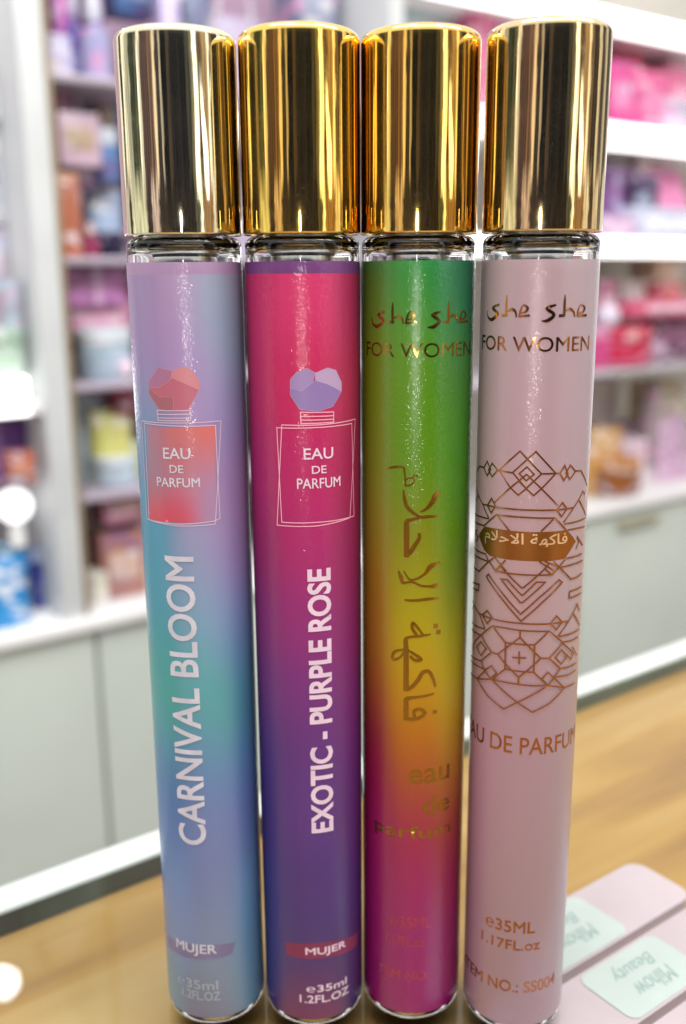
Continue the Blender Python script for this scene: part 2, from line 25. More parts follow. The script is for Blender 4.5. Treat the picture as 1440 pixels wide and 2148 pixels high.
ITEMS = [
('perfume_carton', 'box', (404.4, 423.4, 369.1, 469.5), 60, 'carton', 'a23aa6', 'c46ac0', 'tall magenta carton standing on the top shelf beside the white upright'),
('gift_box', 'box', (381.4, 403.0, 360.1, 394.6), 15, 'ribbon', 'cbc6ea', 'eeeefa', 'small pale lilac box in front of the tall magenta carton'),
('perfume_flask', 'perfume', (415.8, 434.4, 368.7, 455.6), 50, 'flask', '7766bd', 'd8d8f0', 'violet blue flask on the top shelf right of the magenta carton'),
('perfume_flask', 'perfume', (423.7, 455.9, 367.2, 444.5), 30, 'flask', 'b2b0dc', 'e4e4f4', 'wide pale lilac flask on the top shelf above the champagne cap'),
('perfume_carton', 'box', (495.3, 548.8, 448.2, 497.5), 110, 'carton', '4a6ea5', '8aa4cc', 'steel blue carton above the cap of the pastel bottle'),
('gift_box', 'box', (526.3, 549.6, 396.8, 488.8), 60, 'ribbon', 'c6b6e2', 'f0eaf8', 'narrow lilac box behind the top of the champagne cap'),
('perfume_carton', 'box', (578.0, 618.2, 411.8, 509.6), 110, 'carton', '4d5a7e', '8a94b4', 'dark slate carton behind the top right of the champagne cap'),
('shopping_bag', 'bag', (626.8, 740.4, 171.2, 528.0), 130, 'bag', 'd6c4dc', 'efe4f0', 'tall pale pink paper bag seen through the gap between the two left caps'),
('perfume_carton', 'box', (723.9, 788.9, 415.2, 529.6), 90, 'carton', '76809e', 'a4acc4', 'grey blue carton above the cap of the magenta bottle'),
('perfume_carton', 'box', (809.5, 848.2, 426.2, 545.5), 110, 'carton', 'cabfe0', 'e6def0', 'pale lilac carton above the gap between the two middle caps'),
('gift_box', 'box', (396.7, 420.8, 277.7, 366.2), 70, 'ribbon', 'e6a8d4', 'f6d4ec', 'pink box with a ribbon on the second shelf against the white upright'),
('lotion_bottle', 'bottle', (427.0, 452.2, 281.2, 357.8), 90, 'pump', 'dadcec', 'f6f6fa', 'white pump bottle on the second shelf behind a grey pink carton'),
('perfume_carton', 'box', (389.5, 435.0, 273.1, 326.0), 30, 'carton', 'd4b6c8', 'c0a890', 'grey pink carton with a beige panel on the second shelf'),
('lotion_bottle', 'bottle', (466.2, 489.8, 285.1, 381.8), 110, 'pump', 'e8dfca', 'f4efe2', 'cream pump bottle left of the champagne cap'),
('cream_jar', 'jar', (433.3, 462.0, 260.3, 314.5), 40, 'jar', '5a80b8', 'dfe6f2', 'blue jar left of the champagne cap'),
('shampoo_pouch', 'pouch', (377.3, 410.6, 178.0, 265.0), 20, 'pouch', 'bb6a4a', 'e0a884', 'orange pouch standing beside the white upright'),
('toiletry_bag', 'bag', (433.1, 474.4, 178.7, 266.3), 60, 'bag', 'a9bede', 'd4dff0', 'light blue bag beside the lower end of the champagne cap'),
('cream_jar', 'jar', (425.9, 457.6, 164.6, 207.4), 25, 'jar', '1d1638', '3a2a54', 'dark navy jar below the light blue bag'),
('nail_polish', 'bottle', (403.6, 421.5, 176.4, 215.0), 10, 'flask', '9a3a5e', 'c47a90', 'crimson little flask between the orange pouch and the navy jar'),
('gift_box', 'box', (391.5, 456.3, 130.4, 169.8), 40, 'ribbon', 'd68fd0', 'edc0ea', 'flat orchid pink box topmost of the pile left of the pastel bottle'),
('gift_box', 'box', (398.2, 468.6, 95.4, 131.9), 55, 'carton', 'd89ab8', 'ecc4d4', 'dusty pink box under the orchid pink box'),
('perfume_carton', 'box', (400.8, 449.3, 47.4, 98.1), 70, 'carton', '7c3a6c', 'a05a90', 'plum carton under the dusty pink box'),
('cream_jar', 'jar', (397.8, 458.0, 66.7, 105.5), 15, 'jar', 'b4c8d8', 'dfeaf0', 'pale blue tub beside the pastel bottle'),
('cotton_ball', 'ornament', (426.2, 451.1, 47.8, 76.7), 8, 'ball', 'f4eef8', 'ffffff', 'bright white ball beside the pastel bottle, under the pale blue tub'),
('perfume_carton', 'box', (398.4, 437.5, -81.2, 39.2), 60, 'carton', '9fb2be', 'c4d2da', 'tall grey blue carton beside the brown edge of the upright'),
('cream_jar', 'jar', (434.7, 464.6, 8.7, 43.2), 40, 'jar', 'a63e60', 'd07a90', 'raspberry jar resting on the yellow bag'),
('snack_pouch', 'pouch', (406.6, 461.1, -39.7, 14.1), 30, 'pouch', 'd6d47c', 'f0f0b4', 'yellow green pouch beside the printed flask of the pastel bottle'),
('plastic_tub', 'tub', (408.0, 459.5, -79.8, -37.2), 25, 'jar', 'b8c8d4', 'dce6ec', 'pale blue plastic tub under the yellow green pouch'),
('greeting_card', 'card', (409.7, 460.6, -115.8, -80.2), 30, 'carton', 'a66c7c', 'd8b0b4', 'mauve brown picture card with a pale border'),
('greeting_card', 'card', (405.2, 458.8, -166.8, -127.1), 30, 'carton', 'b07c74', 'dcb8a8', 'brown picture card under the mauve one'),
('cream_jar', 'jar', (387.0, 415.5, -215.2, -168.6), 30, 'jar', 'e0decd', 'f6f4ea', 'cream white jar on the pale ledge beside the brown upright edge'),
('soap_box', 'box', (428.7, 467.1, -206.6, -172.6), 40, 'carton', 'd8c88c', 'eee2b8', 'straw yellow box low on the ledge beside the pastel bottle'),
('soap_box', 'box', (421.8, 470.2, -224.6, -205.6), 50, 'carton', 'b4bcc4', 'd4dade', 'silver grey box under the straw yellow box'),
('perfume_carton', 'box', (304.5, 359.2, 315.7, 452.7), 60, 'carton', 'f0f4f8', 'ffffff', 'tall white carton in the upper left corner'),
('perfume_carton', 'box', (295.6, 360.7, 214.6, 313.8), 70, 'carton', 'dfe2ef', 'f4f4fa', 'lilac white carton under the tall white one'),
('perfume_carton', 'box', (287.4, 349.1, 147.1, 211.7), 70, 'carton', 'd8c6d4', 'efe2ea', 'pinkish grey carton left of the white upright'),
('cream_jar', 'jar', (320.2, 344.7, 103.7, 156.7), 30, 'jar', 'b8c6d2', 'e4ecf2', 'blue grey jar left of the white upright'),
('lotion_tube', 'tube', (345.1, 364.4, 52.2, 157.4), 40, 'tube', 'd88aa2', 'f0bccc', 'pink tube standing against the white upright'),
('cream_jar', 'jar', (282.0, 337.6, 57.2, 109.9), 15, 'jar', 'b2ccb6', 'dfeadf', 'pale green jar on the lit shelf at the left edge'),
('gift_box', 'box', (274.9, 361.7, -58.1, 7.5), 60, 'ribbon', '7b489c', 'a878c0', 'violet box at the left edge under the lit shelf'),
('soap_box', 'box', (302.4, 331.1, -51.8, -16.6), 10, 'carton', 'b4624a', 'd08a70', 'brick orange box in front of the violet box'),
('reflection_globe', 'glow_ball', (293.6, 331.9, -121.9, -59.7), 20, 'glow_ball', 'ffffff', 'ffffff', 'white globe glowing in place of an LED reflection above the blue bag'),  # added globe; its glow stands for an LED reflection
('shopping_bag', 'bag', (247.6, 323.6, -221.7, -117.1), 10, 'bag', '2c8ccc', '7fd0ee', 'bright blue paper bag with a cyan top on the ledge at the left edge'),
('perfume_carton', 'box', (331.4, 348.7, -239.3, -134.6), 50, 'carton', '2a3690', '4a56b0', 'deep blue carton tucked behind the blue bag'),
('gift_box', 'box', (343.0, 364.1, -245.4, -136.9), 75, 'carton', 'bc3c8a', 'e07ab8', 'magenta box behind the deep blue carton'),
('cosmetic_bottle', 'bottle', (333.8, 356.1, -208.8, -150.0), 15, 'flask', 'd2aac2', 'efe0ea', 'pale pink flask on the ledge beside the foot of the upright'),
('perfume_carton', 'box', (890.3, 1022.9, 320.1, 562.7), 100, 'carton', 'bcd4e0', 'dcecf2', 'pale icy blue carton above the cap of the green bottle'),
('gift_box', 'box', (989.6, 1034.5, 366.5, 544.8), 60, 'ribbon', 'dc6a98', 'f0a4c0', 'pink box above the gap between the two right caps'),
('perfume_carton', 'box', (1048.0, 1093.2, 372.3, 555.6), 70, 'carton', 'e2709c', 'f4a8c4', 'rose carton above the left corner of the rightmost cap'),
('perfume_carton', 'box', (1232.6, 1278.6, 385.3, 456.7), 60, 'carton', 'd6609a', 'ee98c0', 'rose pink carton touching the right side of the rightmost cap'),
('perfume_carton', 'box', (1243.9, 1303.6, 383.2, 468.3), 30, 'carton', 'e2559c', 'f28cc0', 'hot pink carton, second from the rightmost cap'),
('shopping_bag', 'bag', (1331.4, 1416.9, 396.0, 524.4), 70, 'bag', 'd85678', 'f08aa0', 'coral red bag rising above the pink cartons'),
('perfume_carton', 'box', (1306.6, 1378.8, 388.6, 462.3), 30, 'carton', 'e8609e', 'f498c4', 'pink carton in front of the coral red bag'),
('perfume_carton', 'box', (1434.4, 1513.6, 403.6, 489.4), 70, 'carton', 'ee7aa8', 'f8b0cc', 'light pink carton at the right edge of the top row'),
('cream_jar', 'jar', (1367.3, 1451.9, 387.5, 425.3), 15, 'jar', 'd8d0e6', 'f4f0fa', 'lilac white jar in front of the light pink carton'),
('gift_box', 'box', (1259.6, 1379.2, 247.8, 322.5), 70, 'ribbon', '8a5a9a', 'b48cc0', 'dusty purple box beside the lower end of the rightmost cap'),
('soap_box', 'box', (1234.8, 1317.0, 213.0, 246.5), 25, 'carton', 'c8a0c6', 'e4cce2', 'lilac soap box in front of the dusty purple box'),
('perfume_flask', 'perfume', (1381.3, 1449.0, 250.8, 347.8), 80, 'flask', 'e8c4c0', 'fbe8e0', 'pale peach flask behind the navy jar'),
('cream_jar', 'jar', (1342.9, 1401.3, 258.8, 312.7), 40, 'jar', '4a3a5c', '7a6a8c', 'dark navy purple jar on a white box'),
('toiletry_bag', 'bag', (1406.0, 1521.2, 262.1, 341.1), 50, 'bag', 'f08cc0', 'fac0dc', 'round candy pink bag at the right edge'),
('gift_box', 'box', (1318.1, 1504.4, 215.1, 262.1), 30, 'carton', 'd0d6ea', 'f0f2fa', 'white lilac box under the candy pink bag'),
('cream_jar', 'jar', (1271.8, 1333.5, 101.4, 149.9), 60, 'jar', 'c08098', 'e0b4c4', 'mauve jar beside the gold lettering of the pink bottle'),
('perfume_carton', 'box', (1365.1, 1465.6, 65.7, 147.3), 80, 'carton', 'd0d0cc', 'ececea', 'grey white carton behind the white ball'),
('perfume_carton', 'box', (1466.4, 1542.9, 61.8, 183.8), 90, 'carton', 'e8c8aa', 'f6e4d0', 'peach cream carton at the right edge'),
('soap_box', 'box', (1422.6, 1488.7, 110.4, 143.8), 50, 'carton', 'b05048', 'd08a80', 'brick red box in front of the peach cream carton'),
('lotion_tube', 'tube', (1338.6, 1512.4, 87.9, 116.2), 30, 'carton', 'e07090', 'fbd0dc', 'flat rose box with its highlight painted on as a white patch lying on a plum box'),  # pale panel colour stands for the highlight on the tube
('cotton_ball', 'ornament', (1244.0, 1306.9, 73.7, 112.2), 12, 'ball', 'ece0f2', 'ffffff', 'white ball beside the pink bottle'),
('cream_jar', 'jar', (1264.4, 1388.7, 24.0, 73.2), 20, 'jar', 'c81840', 'e04a68', 'wide crimson jar on the grey shelf'),
('cream_jar', 'jar', (1236.5, 1297.2, 23.2, 77.7), 35, 'jar', 'da508e', 'f08cb8', 'magenta jar left of the wide crimson one'),
('gift_box', 'box', (1412.7, 1548.5, 10.2, 90.7), 50, 'carton', '6a3052', '8a5a78', 'dark plum box at the right edge'),
('cotton_ball', 'ornament', (1364.3, 1436.5, 6.4, 49.1), 8, 'ball', 'ba9ab6', 'e0cce0', 'lilac ball in front of the dark plum box'),
('perfume_carton', 'box', (1494.3, 1578.0, -239.8, -32.5), 90, 'carton', 'd8c49c', 'ece0c4', 'beige carton at the right edge above the ledge'),
('cosmetic_bottle', 'bottle', (1436.4, 1469.2, -214.2, -24.4), 60, 'tube', 'a8989e', 'ccc0c4', 'slim grey tube left of the beige carton'),
('shopping_bag', 'bag', (1447.4, 1575.7, -222.7, -79.1), 40, 'bag', 'd8b4ce', 'eed4e4', 'lilac pink bag at the right edge above the ledge'),
('gift_box', 'box', (1365.6, 1501.2, -225.5, -126.6), 70, 'ribbon', 'e8ccd8', 'f8e8f0', 'pale pink box behind the brown basket'),
('gift_box', 'box', (1270.4, 1344.7, -213.2, -94.9), 50, 'ribbon', 'dca864', 'f0cc98', 'caramel box beside the pink bottle'),
('wicker_basket', 'basket', (1282.4, 1378.4, -203.9, -144.4), 15, 'jar', '98592a', 'c88a4c', 'brown basket on the ledge in front of the pale pink box'),
('perfume_carton', 'box', (460.1, 480.1, 397.5, 484.9), 110, 'carton', '5646a0', '8474c4', 'deep violet carton half hidden behind the lilac flask'),
('perfume_carton', 'box', (406.0, 460.4, 254.8, 290.4), 110, 'carton', 'c8a6cc', 'e0cce4', 'lavender carton behind the orange pouch'),
('perfume_carton', 'box', (472.5, 511.6, 288.5, 358.5), 140, 'carton', '86aed8', 'c0d4ee', 'sky blue carton behind the cream pump bottle'),
('perfume_carton', 'box', (406.5, 498.6, 177.9, 216.0), 110, 'carton', '56284e', '7a4a70', 'wide dark plum carton at the back of the second shelf'),
('perfume_carton', 'box', (472.7, 512.8, 99.4, 161.5), 110, 'carton', 'c23c82', 'e080b0', 'magenta carton behind the flat orchid pink box'),
('shopping_bag', 'bag', (402.0, 447.9, -89.8, 15.3), 110, 'bag', '7f90aa', 'b4c0d0', 'slate blue paper bag behind the tall grey blue carton'),
('cream_jar', 'jar', (455.4, 479.4, -50.5, -27.9), 60, 'jar', 'bccb5c', 'dfe69c', 'lime jar half hidden by the pastel bottle'),
('perfume_carton', 'box', (414.1, 442.3, -90.6, -42.6), 90, 'carton', '588a78', '8cb4a4', 'teal green carton behind the plastic tub'),
('perfume_carton', 'box', (405.0, 437.0, -181.4, -95.8), 95, 'carton', 'c6bcc6', 'e0d8e0', 'pale mauve carton behind the two picture cards'),
('perfume_carton', 'box', (476.7, 508.6, -194.7, -97.4), 95, 'carton', 'c89ea8', 'e4c8cc', 'rose grey carton behind the pastel bottle edge'),
('perfume_carton', 'box', (348.1, 374.3, -67.8, 2.0), 90, 'carton', '5c3088', '8a60b0', 'dark violet carton between the violet box and the upright'),
('perfume_carton', 'box', (1305.4, 1389.6, 400.9, 522.3), 130, 'carton', 'c64e6c', 'e08aa0', 'dark rose carton at the back of the pink row'),
('perfume_carton', 'box', (1522.5, 1634.1, 420.3, 566.5), 140, 'carton', 'd89a9c', 'ecc4c0', 'salmon beige carton at the back right of the pink row'),
('perfume_carton', 'box', (1328.1, 1408.9, 218.6, 297.0), 130, 'carton', '764686', 'a078b0', 'deep mauve carton behind the lilac soap box'),
('shopping_bag', 'bag', (1366.1, 1438.6, 218.4, 310.6), 110, 'bag', 'a88eb2', 'ccb8d4', 'greyish lilac bag left of the navy jar'),
('perfume_carton', 'box', (1321.2, 1401.1, 12.9, 133.7), 110, 'carton', 'cf668c', 'e8a0b8', 'rose carton behind the mauve and magenta jars'),
('perfume_carton', 'box', (1424.3, 1538.4, 6.3, 80.7), 110, 'carton', 'a02646', 'c86078', 'dark red carton behind the crimson jar'),
('perfume_carton', 'box', (1471.9, 1578.5, -247.4, -113.9), 120, 'carton', 'dcb6d4', 'f0d8ea', 'lilac carton behind the pale pink box'),
('perfume_carton', 'box', (1394.2, 1475.3, -247.0, -28.0), 160, 'carton', 'e8e2da', 'f6f2ee', 'tall cream carton at the back beside the pink bottle')]
# ------------------------------------------------------------------ camera
cam=bpy.data.cameras.new('camera'); co=bpy.data.objects.new('camera',cam); C.collection.objects.link(co); C.camera=co
cam.sensor_width=36; cam.sensor_fit='AUTO'; cam.lens=36*CAM['f']/2148; cam.clip_start=.01; cam.clip_end=30
_r,_u,_w=(Vector(CAM[k]) for k in 'ruw'); _l=Vector(CAM['loc'])*.001
co.matrix_world=Matrix(((_r.x,_u.x,-_w.x,_l.x),(_r.y,_u.y,-_w.y,_l.y),(_r.z,_u.z,-_w.z,_l.z),(0,0,0,1)))
cam.dof.use_dof=True; cam.dof.focus_distance=.186; cam.dof.aperture_fstop=10.3; cam.dof.aperture_blades=0
C.view_settings.view_transform='Standard'; C.view_settings.look='None'; C.view_settings.exposure=0; C.view_settings.gamma=1; C.view_settings.use_curve_mapping=False
C.cycles.use_denoising=True; C.cycles.sample_clamp_indirect=6; C.cycles.max_bounces=10; C.cycles.transparent_max_bounces=12; C.cycles.caustics_reflective=False; C.cycles.caustics_refractive=False
# ------------------------------------------------------------------ the shop's light all round: aisles and lamps as bands by bearing, pale ceiling above
W=bpy.data.worlds.new('World'); C.world=W; W.use_nodes=True; nt=W.node_tree; bg=nt.nodes['Background']; bg.inputs[1].default_value=1.05
def mth(op,a,b=None,c=None):
    n=nt.nodes.new('ShaderNodeMath'); n.operation=op
    for k,v in enumerate((a,b,c)):
        if v is None: continue
        if isinstance(v,(int,float)): n.inputs[k].default_value=v
        else: nt.links.new(v,n.inputs[k])
    return n.outputs[0]
tc=nt.nodes.new('ShaderNodeTexCoord'); sp=nt.nodes.new('ShaderNodeSeparateXYZ'); nt.links.new(tc.outputs['Generated'],sp.inputs[0])
az=mth('ARCTAN2',sp.outputs[0],mth('MULTIPLY',sp.outputs[1],-1)); el=mth('MULTIPLY',mth('ARCSINE',sp.outputs[2]),180/math.pi)
cv=nt.nodes.new('ShaderNodeCombineXYZ'); nt.links.new(mth('MULTIPLY',az,14),cv.inputs[0]); nt.links.new(mth('MULTIPLY',el,.28),cv.inputs[1])
no=nt.nodes.new('ShaderNodeTexNoise'); no.inputs['Scale'].default_value=1; no.inputs['Detail'].default_value=5; nt.links.new(cv.outputs[0],no.inputs[0])
azd=mth('ADD',mth('MULTIPLY',az,180/math.pi),mth('MULTIPLY',mth('SUBTRACT',no.outputs[0],.5),9))
pos=mth('DIVIDE',mth('ADD',azd,180),360)
BANDS=[(-180,1.3,1.2,1.1),(-150,.9,.9,.85),(-135,1.3,1.3,1.2),(-121,.05,.05,.05),(-113,1.4,1.35,1.2),(-102,.5,.5,.45),(-90,.04,.055,.04),(-76,.14,.15,.11),(-70,1.5,1.4,1.35),(-63,.10,.065,.07),(-47,.22,.14,.12),(-37,.9,.75,.6),(-31,.05,.04,.045),(-25,.5,.45,.4),(-21,.012,.013,.016),(-11,.075,.055,.045),(-5,.02,.02,.024),(24,.06,.06,.06),(31,.26,.24,.18),(39,2.4,2.4,2.2),(47,.20,.13,.08),(56,.55,.38,.22),(67,1.6,1.5,1.3),(72,.2,.15,.11),(80,.06,.05,.05),(92,1.2,1.1,1.0),(101,.08,.08,.08),(112,.9,.85,.8),(122,.1,.1,.1),(140,1.1,1.0,1.0)]
LOW=[(-180,1.2,1.2,1.1),(-140,.7,.65,.6),(-112,.06,.05,.05),(-104,.85,.86,.72),(-62,.06,.04,.05),(-52,.75,.6,.6),(-36,.05,.04,.04),(-19,.03,.025,.025),(33,.12,.12,.1),(43,1.5,1.5,1.3),(49,.4,.24,.12),(66,.35,.2,.1),(70,1.0,.9,.8),(84,.1,.08,.06),(95,.9,.8,.7),(112,.2,.2,.2),(128,1.0,1,1)]
def ramp(bands):
    r=nt.nodes.new('ShaderNodeValToRGB'); r.color_ramp.interpolation='CONSTANT'; e=r.color_ramp.elements
    while len(e)>1: e.remove(e[-1])
    for k,(a,*v) in enumerate(bands):
        q=e[0] if k==0 else e.new((a+180)/360); q.position=(a+180)/360; q.color=(*v,1)
    nt.links.new(pos,r.inputs[0]); return r.outputs[0]
r1=ramp(BANDS); r2=ramp(LOW)
def mix(f,a,b):
    n=nt.nodes.new('ShaderNodeMix'); n.data_type='RGBA'; nt.links.new(f,n.inputs[0])
    for k,v in ((6,a),(7,b)):
        if isinstance(v,tuple): n.inputs[k].default_value=v
        else: nt.links.new(v,n.inputs[k])
    return n.outputs[2]
def ss(x,a,b):
    n=nt.nodes.new('ShaderNodeMapRange'); n.interpolation_type='SMOOTHSTEP'; n.inputs[1].default_value=a; n.inputs[2].default_value=b; nt.links.new(x,n.inputs[0]); return n.outputs[0]
eln=mth('ADD',el,mth('MULTIPLY',mth('SUBTRACT',no.outputs[0],.5),5))
c=mix(ss(eln,4.6,5.2),r2,r1); c=mix(ss(el,16,32),c,(1.25,1.25,1.28,1)); 
cv2=nt.nodes.new('ShaderNodeCombineXYZ'); nt.links.new(mth('MULTIPLY',az,26),cv2.inputs[0]); nt.links.new(mth('MULTIPLY',el,.05),cv2.inputs[1]); cv2.inputs[2].default_value=7
n2=nt.nodes.new('ShaderNodeTexNoise'); n2.inputs['Detail'].default_value=3; n2.inputs['Scale'].default_value=1; nt.links.new(cv2.outputs[0],n2.inputs[0])
kk=mth('MULTIPLY_ADD',ss(n2.outputs[0],.42,.58),.75,.6); gk=nt.nodes.new('ShaderNodeCombineXYZ')
for k in range(3): nt.links.new(kk,gk.inputs[k])
ml=nt.nodes.new('ShaderNodeMix'); ml.data_type='RGBA'; ml.blend_type='MULTIPLY'; ml.inputs[0].default_value=1; nt.links.new(c,ml.inputs[6]); nt.links.new(gk.outputs[0],ml.inputs[7])
c=mix(ss(mth('ABSOLUTE',el),24.0,12.0),c,ml.outputs[2])
# added white blob at the right behind the photographer, mirrored in the caps
dx=mth('DIVIDE',mth('SUBTRACT',azd,mth('MULTIPLY_ADD',el,-1.2,66)),4.5); dy=mth('DIVIDE',mth('SUBTRACT',eln,7),3.2)
c=mix(ss(mth('SQRT',mth('ADD',mth('MULTIPLY',dx,dx),mth('MULTIPLY',dy,dy))),1.05,.9),c,(3,3,2.9,1))
lo=nt.nodes.new('ShaderNodeMix'); lo.data_type='RGBA'; lo.blend_type='MULTIPLY'; lo.inputs[0].default_value=1; nt.links.new(c,lo.inputs[6]); lo.inputs[7].default_value=(.45,.42,.40,1)
c=mix(ss(el,-8,-22),c,lo.outputs[2]); nt.links.new(c,bg.inputs[0])
# ------------------------------------------------------------------ lamps: ceiling panel, and the phone's own light beside the lens
def area(name,loc,target,sx,sy,power,col=(1,1,1)):
    l=bpy.data.lights.new(name,'AREA'); l.shape='RECTANGLE'; l.size=sx; l.size_y=sy; l.energy=power; l.color=col
    o=bpy.data.objects.new(name,l); C.collection.objects.link(o); o.location=loc
    o.rotation_euler=(Vector(target)-Vector(loc)).to_track_quat('-Z','Y').to_euler(); return o
area('ceiling_panel',(.25,-.35,1.7),(.1,.4,0),1.2,.7,13,(1,.99,.97))
area('shelf_wash',(.75,.1,1.15),(.55,.95,.1),.9,.25,16,(1,.98,.98))
area('left_bay_fill',(-.35,.05,1.25),(.05,.9,.1),.6,.3,9,(.96,1,1))  # added to brighten the dim left bay and the upright
area('phone_light',(-.011,-.004,_l.z-.022),(-.004,.19,_l.z-.022),.005,.055,.065,(1,.95,.9))

# the small spot whose mirror image glints in the glass plate at the lower left
_s=area('spot_glint',SPOT,(-.1,.19,0),.036,.036,.16); _s.data.shape='DISK'
# ------------------------------------------------------------------ helpers
K=.001
SH=1.1      # how bright a white surface is lit, for turning print colours into reflectances
def lin(c):
    return tuple((v/12.92 if v<=.04045 else ((v+.055)/1.055)**2.4) for v in c)
def rgb(c,k=1.0):
    if isinstance(c,str): c=tuple(int(c[i:i+2],16) for i in (0,2,4))
    return tuple(min(.92,v/k) for v in lin(tuple(v/255 for v in c)))
def tag(o,label=None,cat=None,group=None,kind=None):
    if label: o['label']=label
    if cat: o['category']=cat
    if group: o['group']=group
    if kind: o['kind']=kind
    return o
def link(o,parent=None):
    C.collection.objects.link(o)
    if parent is not None: o.parent=parent
    return o
def empty(name,loc=(0,0,0),rz=0):
    o=bpy.data.objects.new(name,None); o.location=loc; o.rotation_euler=(0,0,rz); o.empty_display_size=.01
    return link(o)
def mobj(name,me,mats,parent=None):
    o=bpy.data.objects.new(name,me)
    for m in (mats if isinstance(mats,(list,tuple)) else [mats]):
        if len(me.materials)<(len(mats) if isinstance(mats,(list,tuple)) else 1): me.materials.append(m)
    return link(o,parent)
def from_bm(bm,name,smooth=None):
    if smooth!='plain': bmesh.ops.recalc_face_normals(bm,faces=bm.faces)
    me=bpy.data.meshes.new(name); bm.to_mesh(me); bm.free()
    if smooth and smooth!='plain':
        me.polygons.foreach_set('use_smooth',[True]*len(me.polygons))
        if smooth is not True: me.set_sharp_from_angle(angle=math.radians(smooth))
    return me
def lathe(name,prof,n=96,smooth=35,flip=False):
    bm=bmesh.new(); rings=[]
    for r,z in prof:
        if r<1e-7: rings.append([bm.verts.new((0,0,z))])
        else: rings.append([bm.verts.new((r*math.sin(2*math.pi*i/n),-r*math.cos(2*math.pi*i/n),z)) for i in range(n)])
    for a,b in zip(rings,rings[1:]):
        for i in range(n):
            j=(i+1)%n
            if len(a)==1 and len(b)==1: continue
            if len(a)==1: bm.faces.new((a[0],b[j],b[i]))
            elif len(b)==1: bm.faces.new((a[i],a[j],b[0]))
            else: bm.faces.new((a[i],a[j],b[j],b[i]))
    return from_bm(bm,name,smooth)
def arc(cx,cz,r,a0,a1,n=6):
    return [(cx+r*math.cos(math.radians(a0+(a1-a0)*i/n)),cz+r*math.sin(math.radians(a0+(a1-a0)*i/n))) for i in range(n+1)]
def bbox(bm,x0,x1,y0,y1,z0,z1,bev=0,seg=2):
    r=bmesh.ops.create_cube(bm,size=1); vs=r['verts']
    for v in vs:
        v.co=Vector(((x0+x1)/2+v.co.x*(x1-x0),(y0+y1)/2+v.co.y*(y1-y0),(z0+z1)/2+v.co.z*(z1-z0)))
    if bev>0:
        es=set(e for v in vs for e in v.link_edges)
        bmesh.ops.bevel(bm,geom=list(es),offset=bev,segments=seg,affect='EDGES',profile=.5)
def boxmesh(name,*a,bev=0,seg=2):
    bm=bmesh.new(); bbox(bm,*a,bev=bev,seg=seg); return from_bm(bm,name,30)
# materials
def mat(name,col,rough=.45,metal=0,spec=.5,**kw):
    m=bpy.data.materials.new(name); m.use_nodes=True; b=m.node_tree.nodes['Principled BSDF']
    b.inputs['Base Color'].default_value=(*col[:3],1); b.inputs['Roughness'].default_value=rough; b.inputs['Metallic'].default_value=metal
    b.inputs['Specular IOR Level'].default_value=spec
    for k,v in kw.items(): b.inputs[k].default_value=v
    return m
def nodes(m): return m.node_tree.nodes,m.node_tree.links,m.node_tree.nodes['Principled BSDF']
def vary(m,scale,amt,stretch=(1,1,1)):
    """gentle procedural unevenness of the base colour"""
    N_,L_,b=nodes(m); tc=N_.new('ShaderNodeTexCoord'); mp=N_.new('ShaderNodeMapping'); mp.inputs['Scale'].default_value=stretch
    no=N_.new('ShaderNodeTexNoise'); no.inputs['Scale'].default_value=scale; no.inputs['Detail'].default_value=4
    mx=N_.new('ShaderNodeMix'); mx.data_type='RGBA'; mx.blend_type='MULTIPLY'; mx.inputs[0].default_value=amt
    mr=N_.new('ShaderNodeMapRange'); mr.inputs[1].default_value=.3; mr.inputs[2].default_value=.7; mr.inputs[3].default_value=.55; mr.inputs[4].default_value=1.25
    L_.new(tc.outputs['Object'],mp.inputs[0]); L_.new(mp.outputs[0],no.inputs[0]); L_.new(no.outputs[0],mr.inputs[0])
    c=b.inputs['Base Color']
    if c.is_linked: L_.new(c.links[0].from_socket,mx.inputs[6])
    else: mx.inputs[6].default_value=c.default_value
    L_.new(mr.outputs[0],mx.inputs[7]); L_.new(mx.outputs[2],c); return m
def bump(m,scale,strength,dist,socket='Normal',stretch=(1,1,1),detail=2):
    N_,L_,b=nodes(m); tc=N_.new('ShaderNodeTexCoord'); mp=N_.new('ShaderNodeMapping'); mp.inputs['Scale'].default_value=stretch
    no=N_.new('ShaderNodeTexNoise'); no.inputs['Scale'].default_value=scale; no.inputs['Detail'].default_value=detail
    bu=N_.new('ShaderNodeBump'); bu.inputs['Strength'].default_value=strength; bu.inputs['Distance'].default_value=dist
    L_.new(tc.outputs['Object'],mp.inputs[0]); L_.new(mp.outputs[0],no.inputs[0]); L_.new(no.outputs[0],bu.inputs['Height'])
    L_.new(bu.outputs[0],b.inputs[socket]); return m
CAPR,LABR,GLR=11.1,11.0,10.86
LT,LB,CB,CT=ZS['lt'],ZS['lb'],ZS['cb'],ZS['ct']
D=Vector((math.sin(math.radians(54.1)),math.cos(math.radians(54.1)),0)); N=Vector((-D.y,D.x,0))
RZ=math.atan2(D.y,D.x)        # rotation that lays local x along the counter and the wall, local y away from the camera
def P(d,n,z=0): v=D*d*K+N*n*K; return Vector((v.x,v.y,z*K))

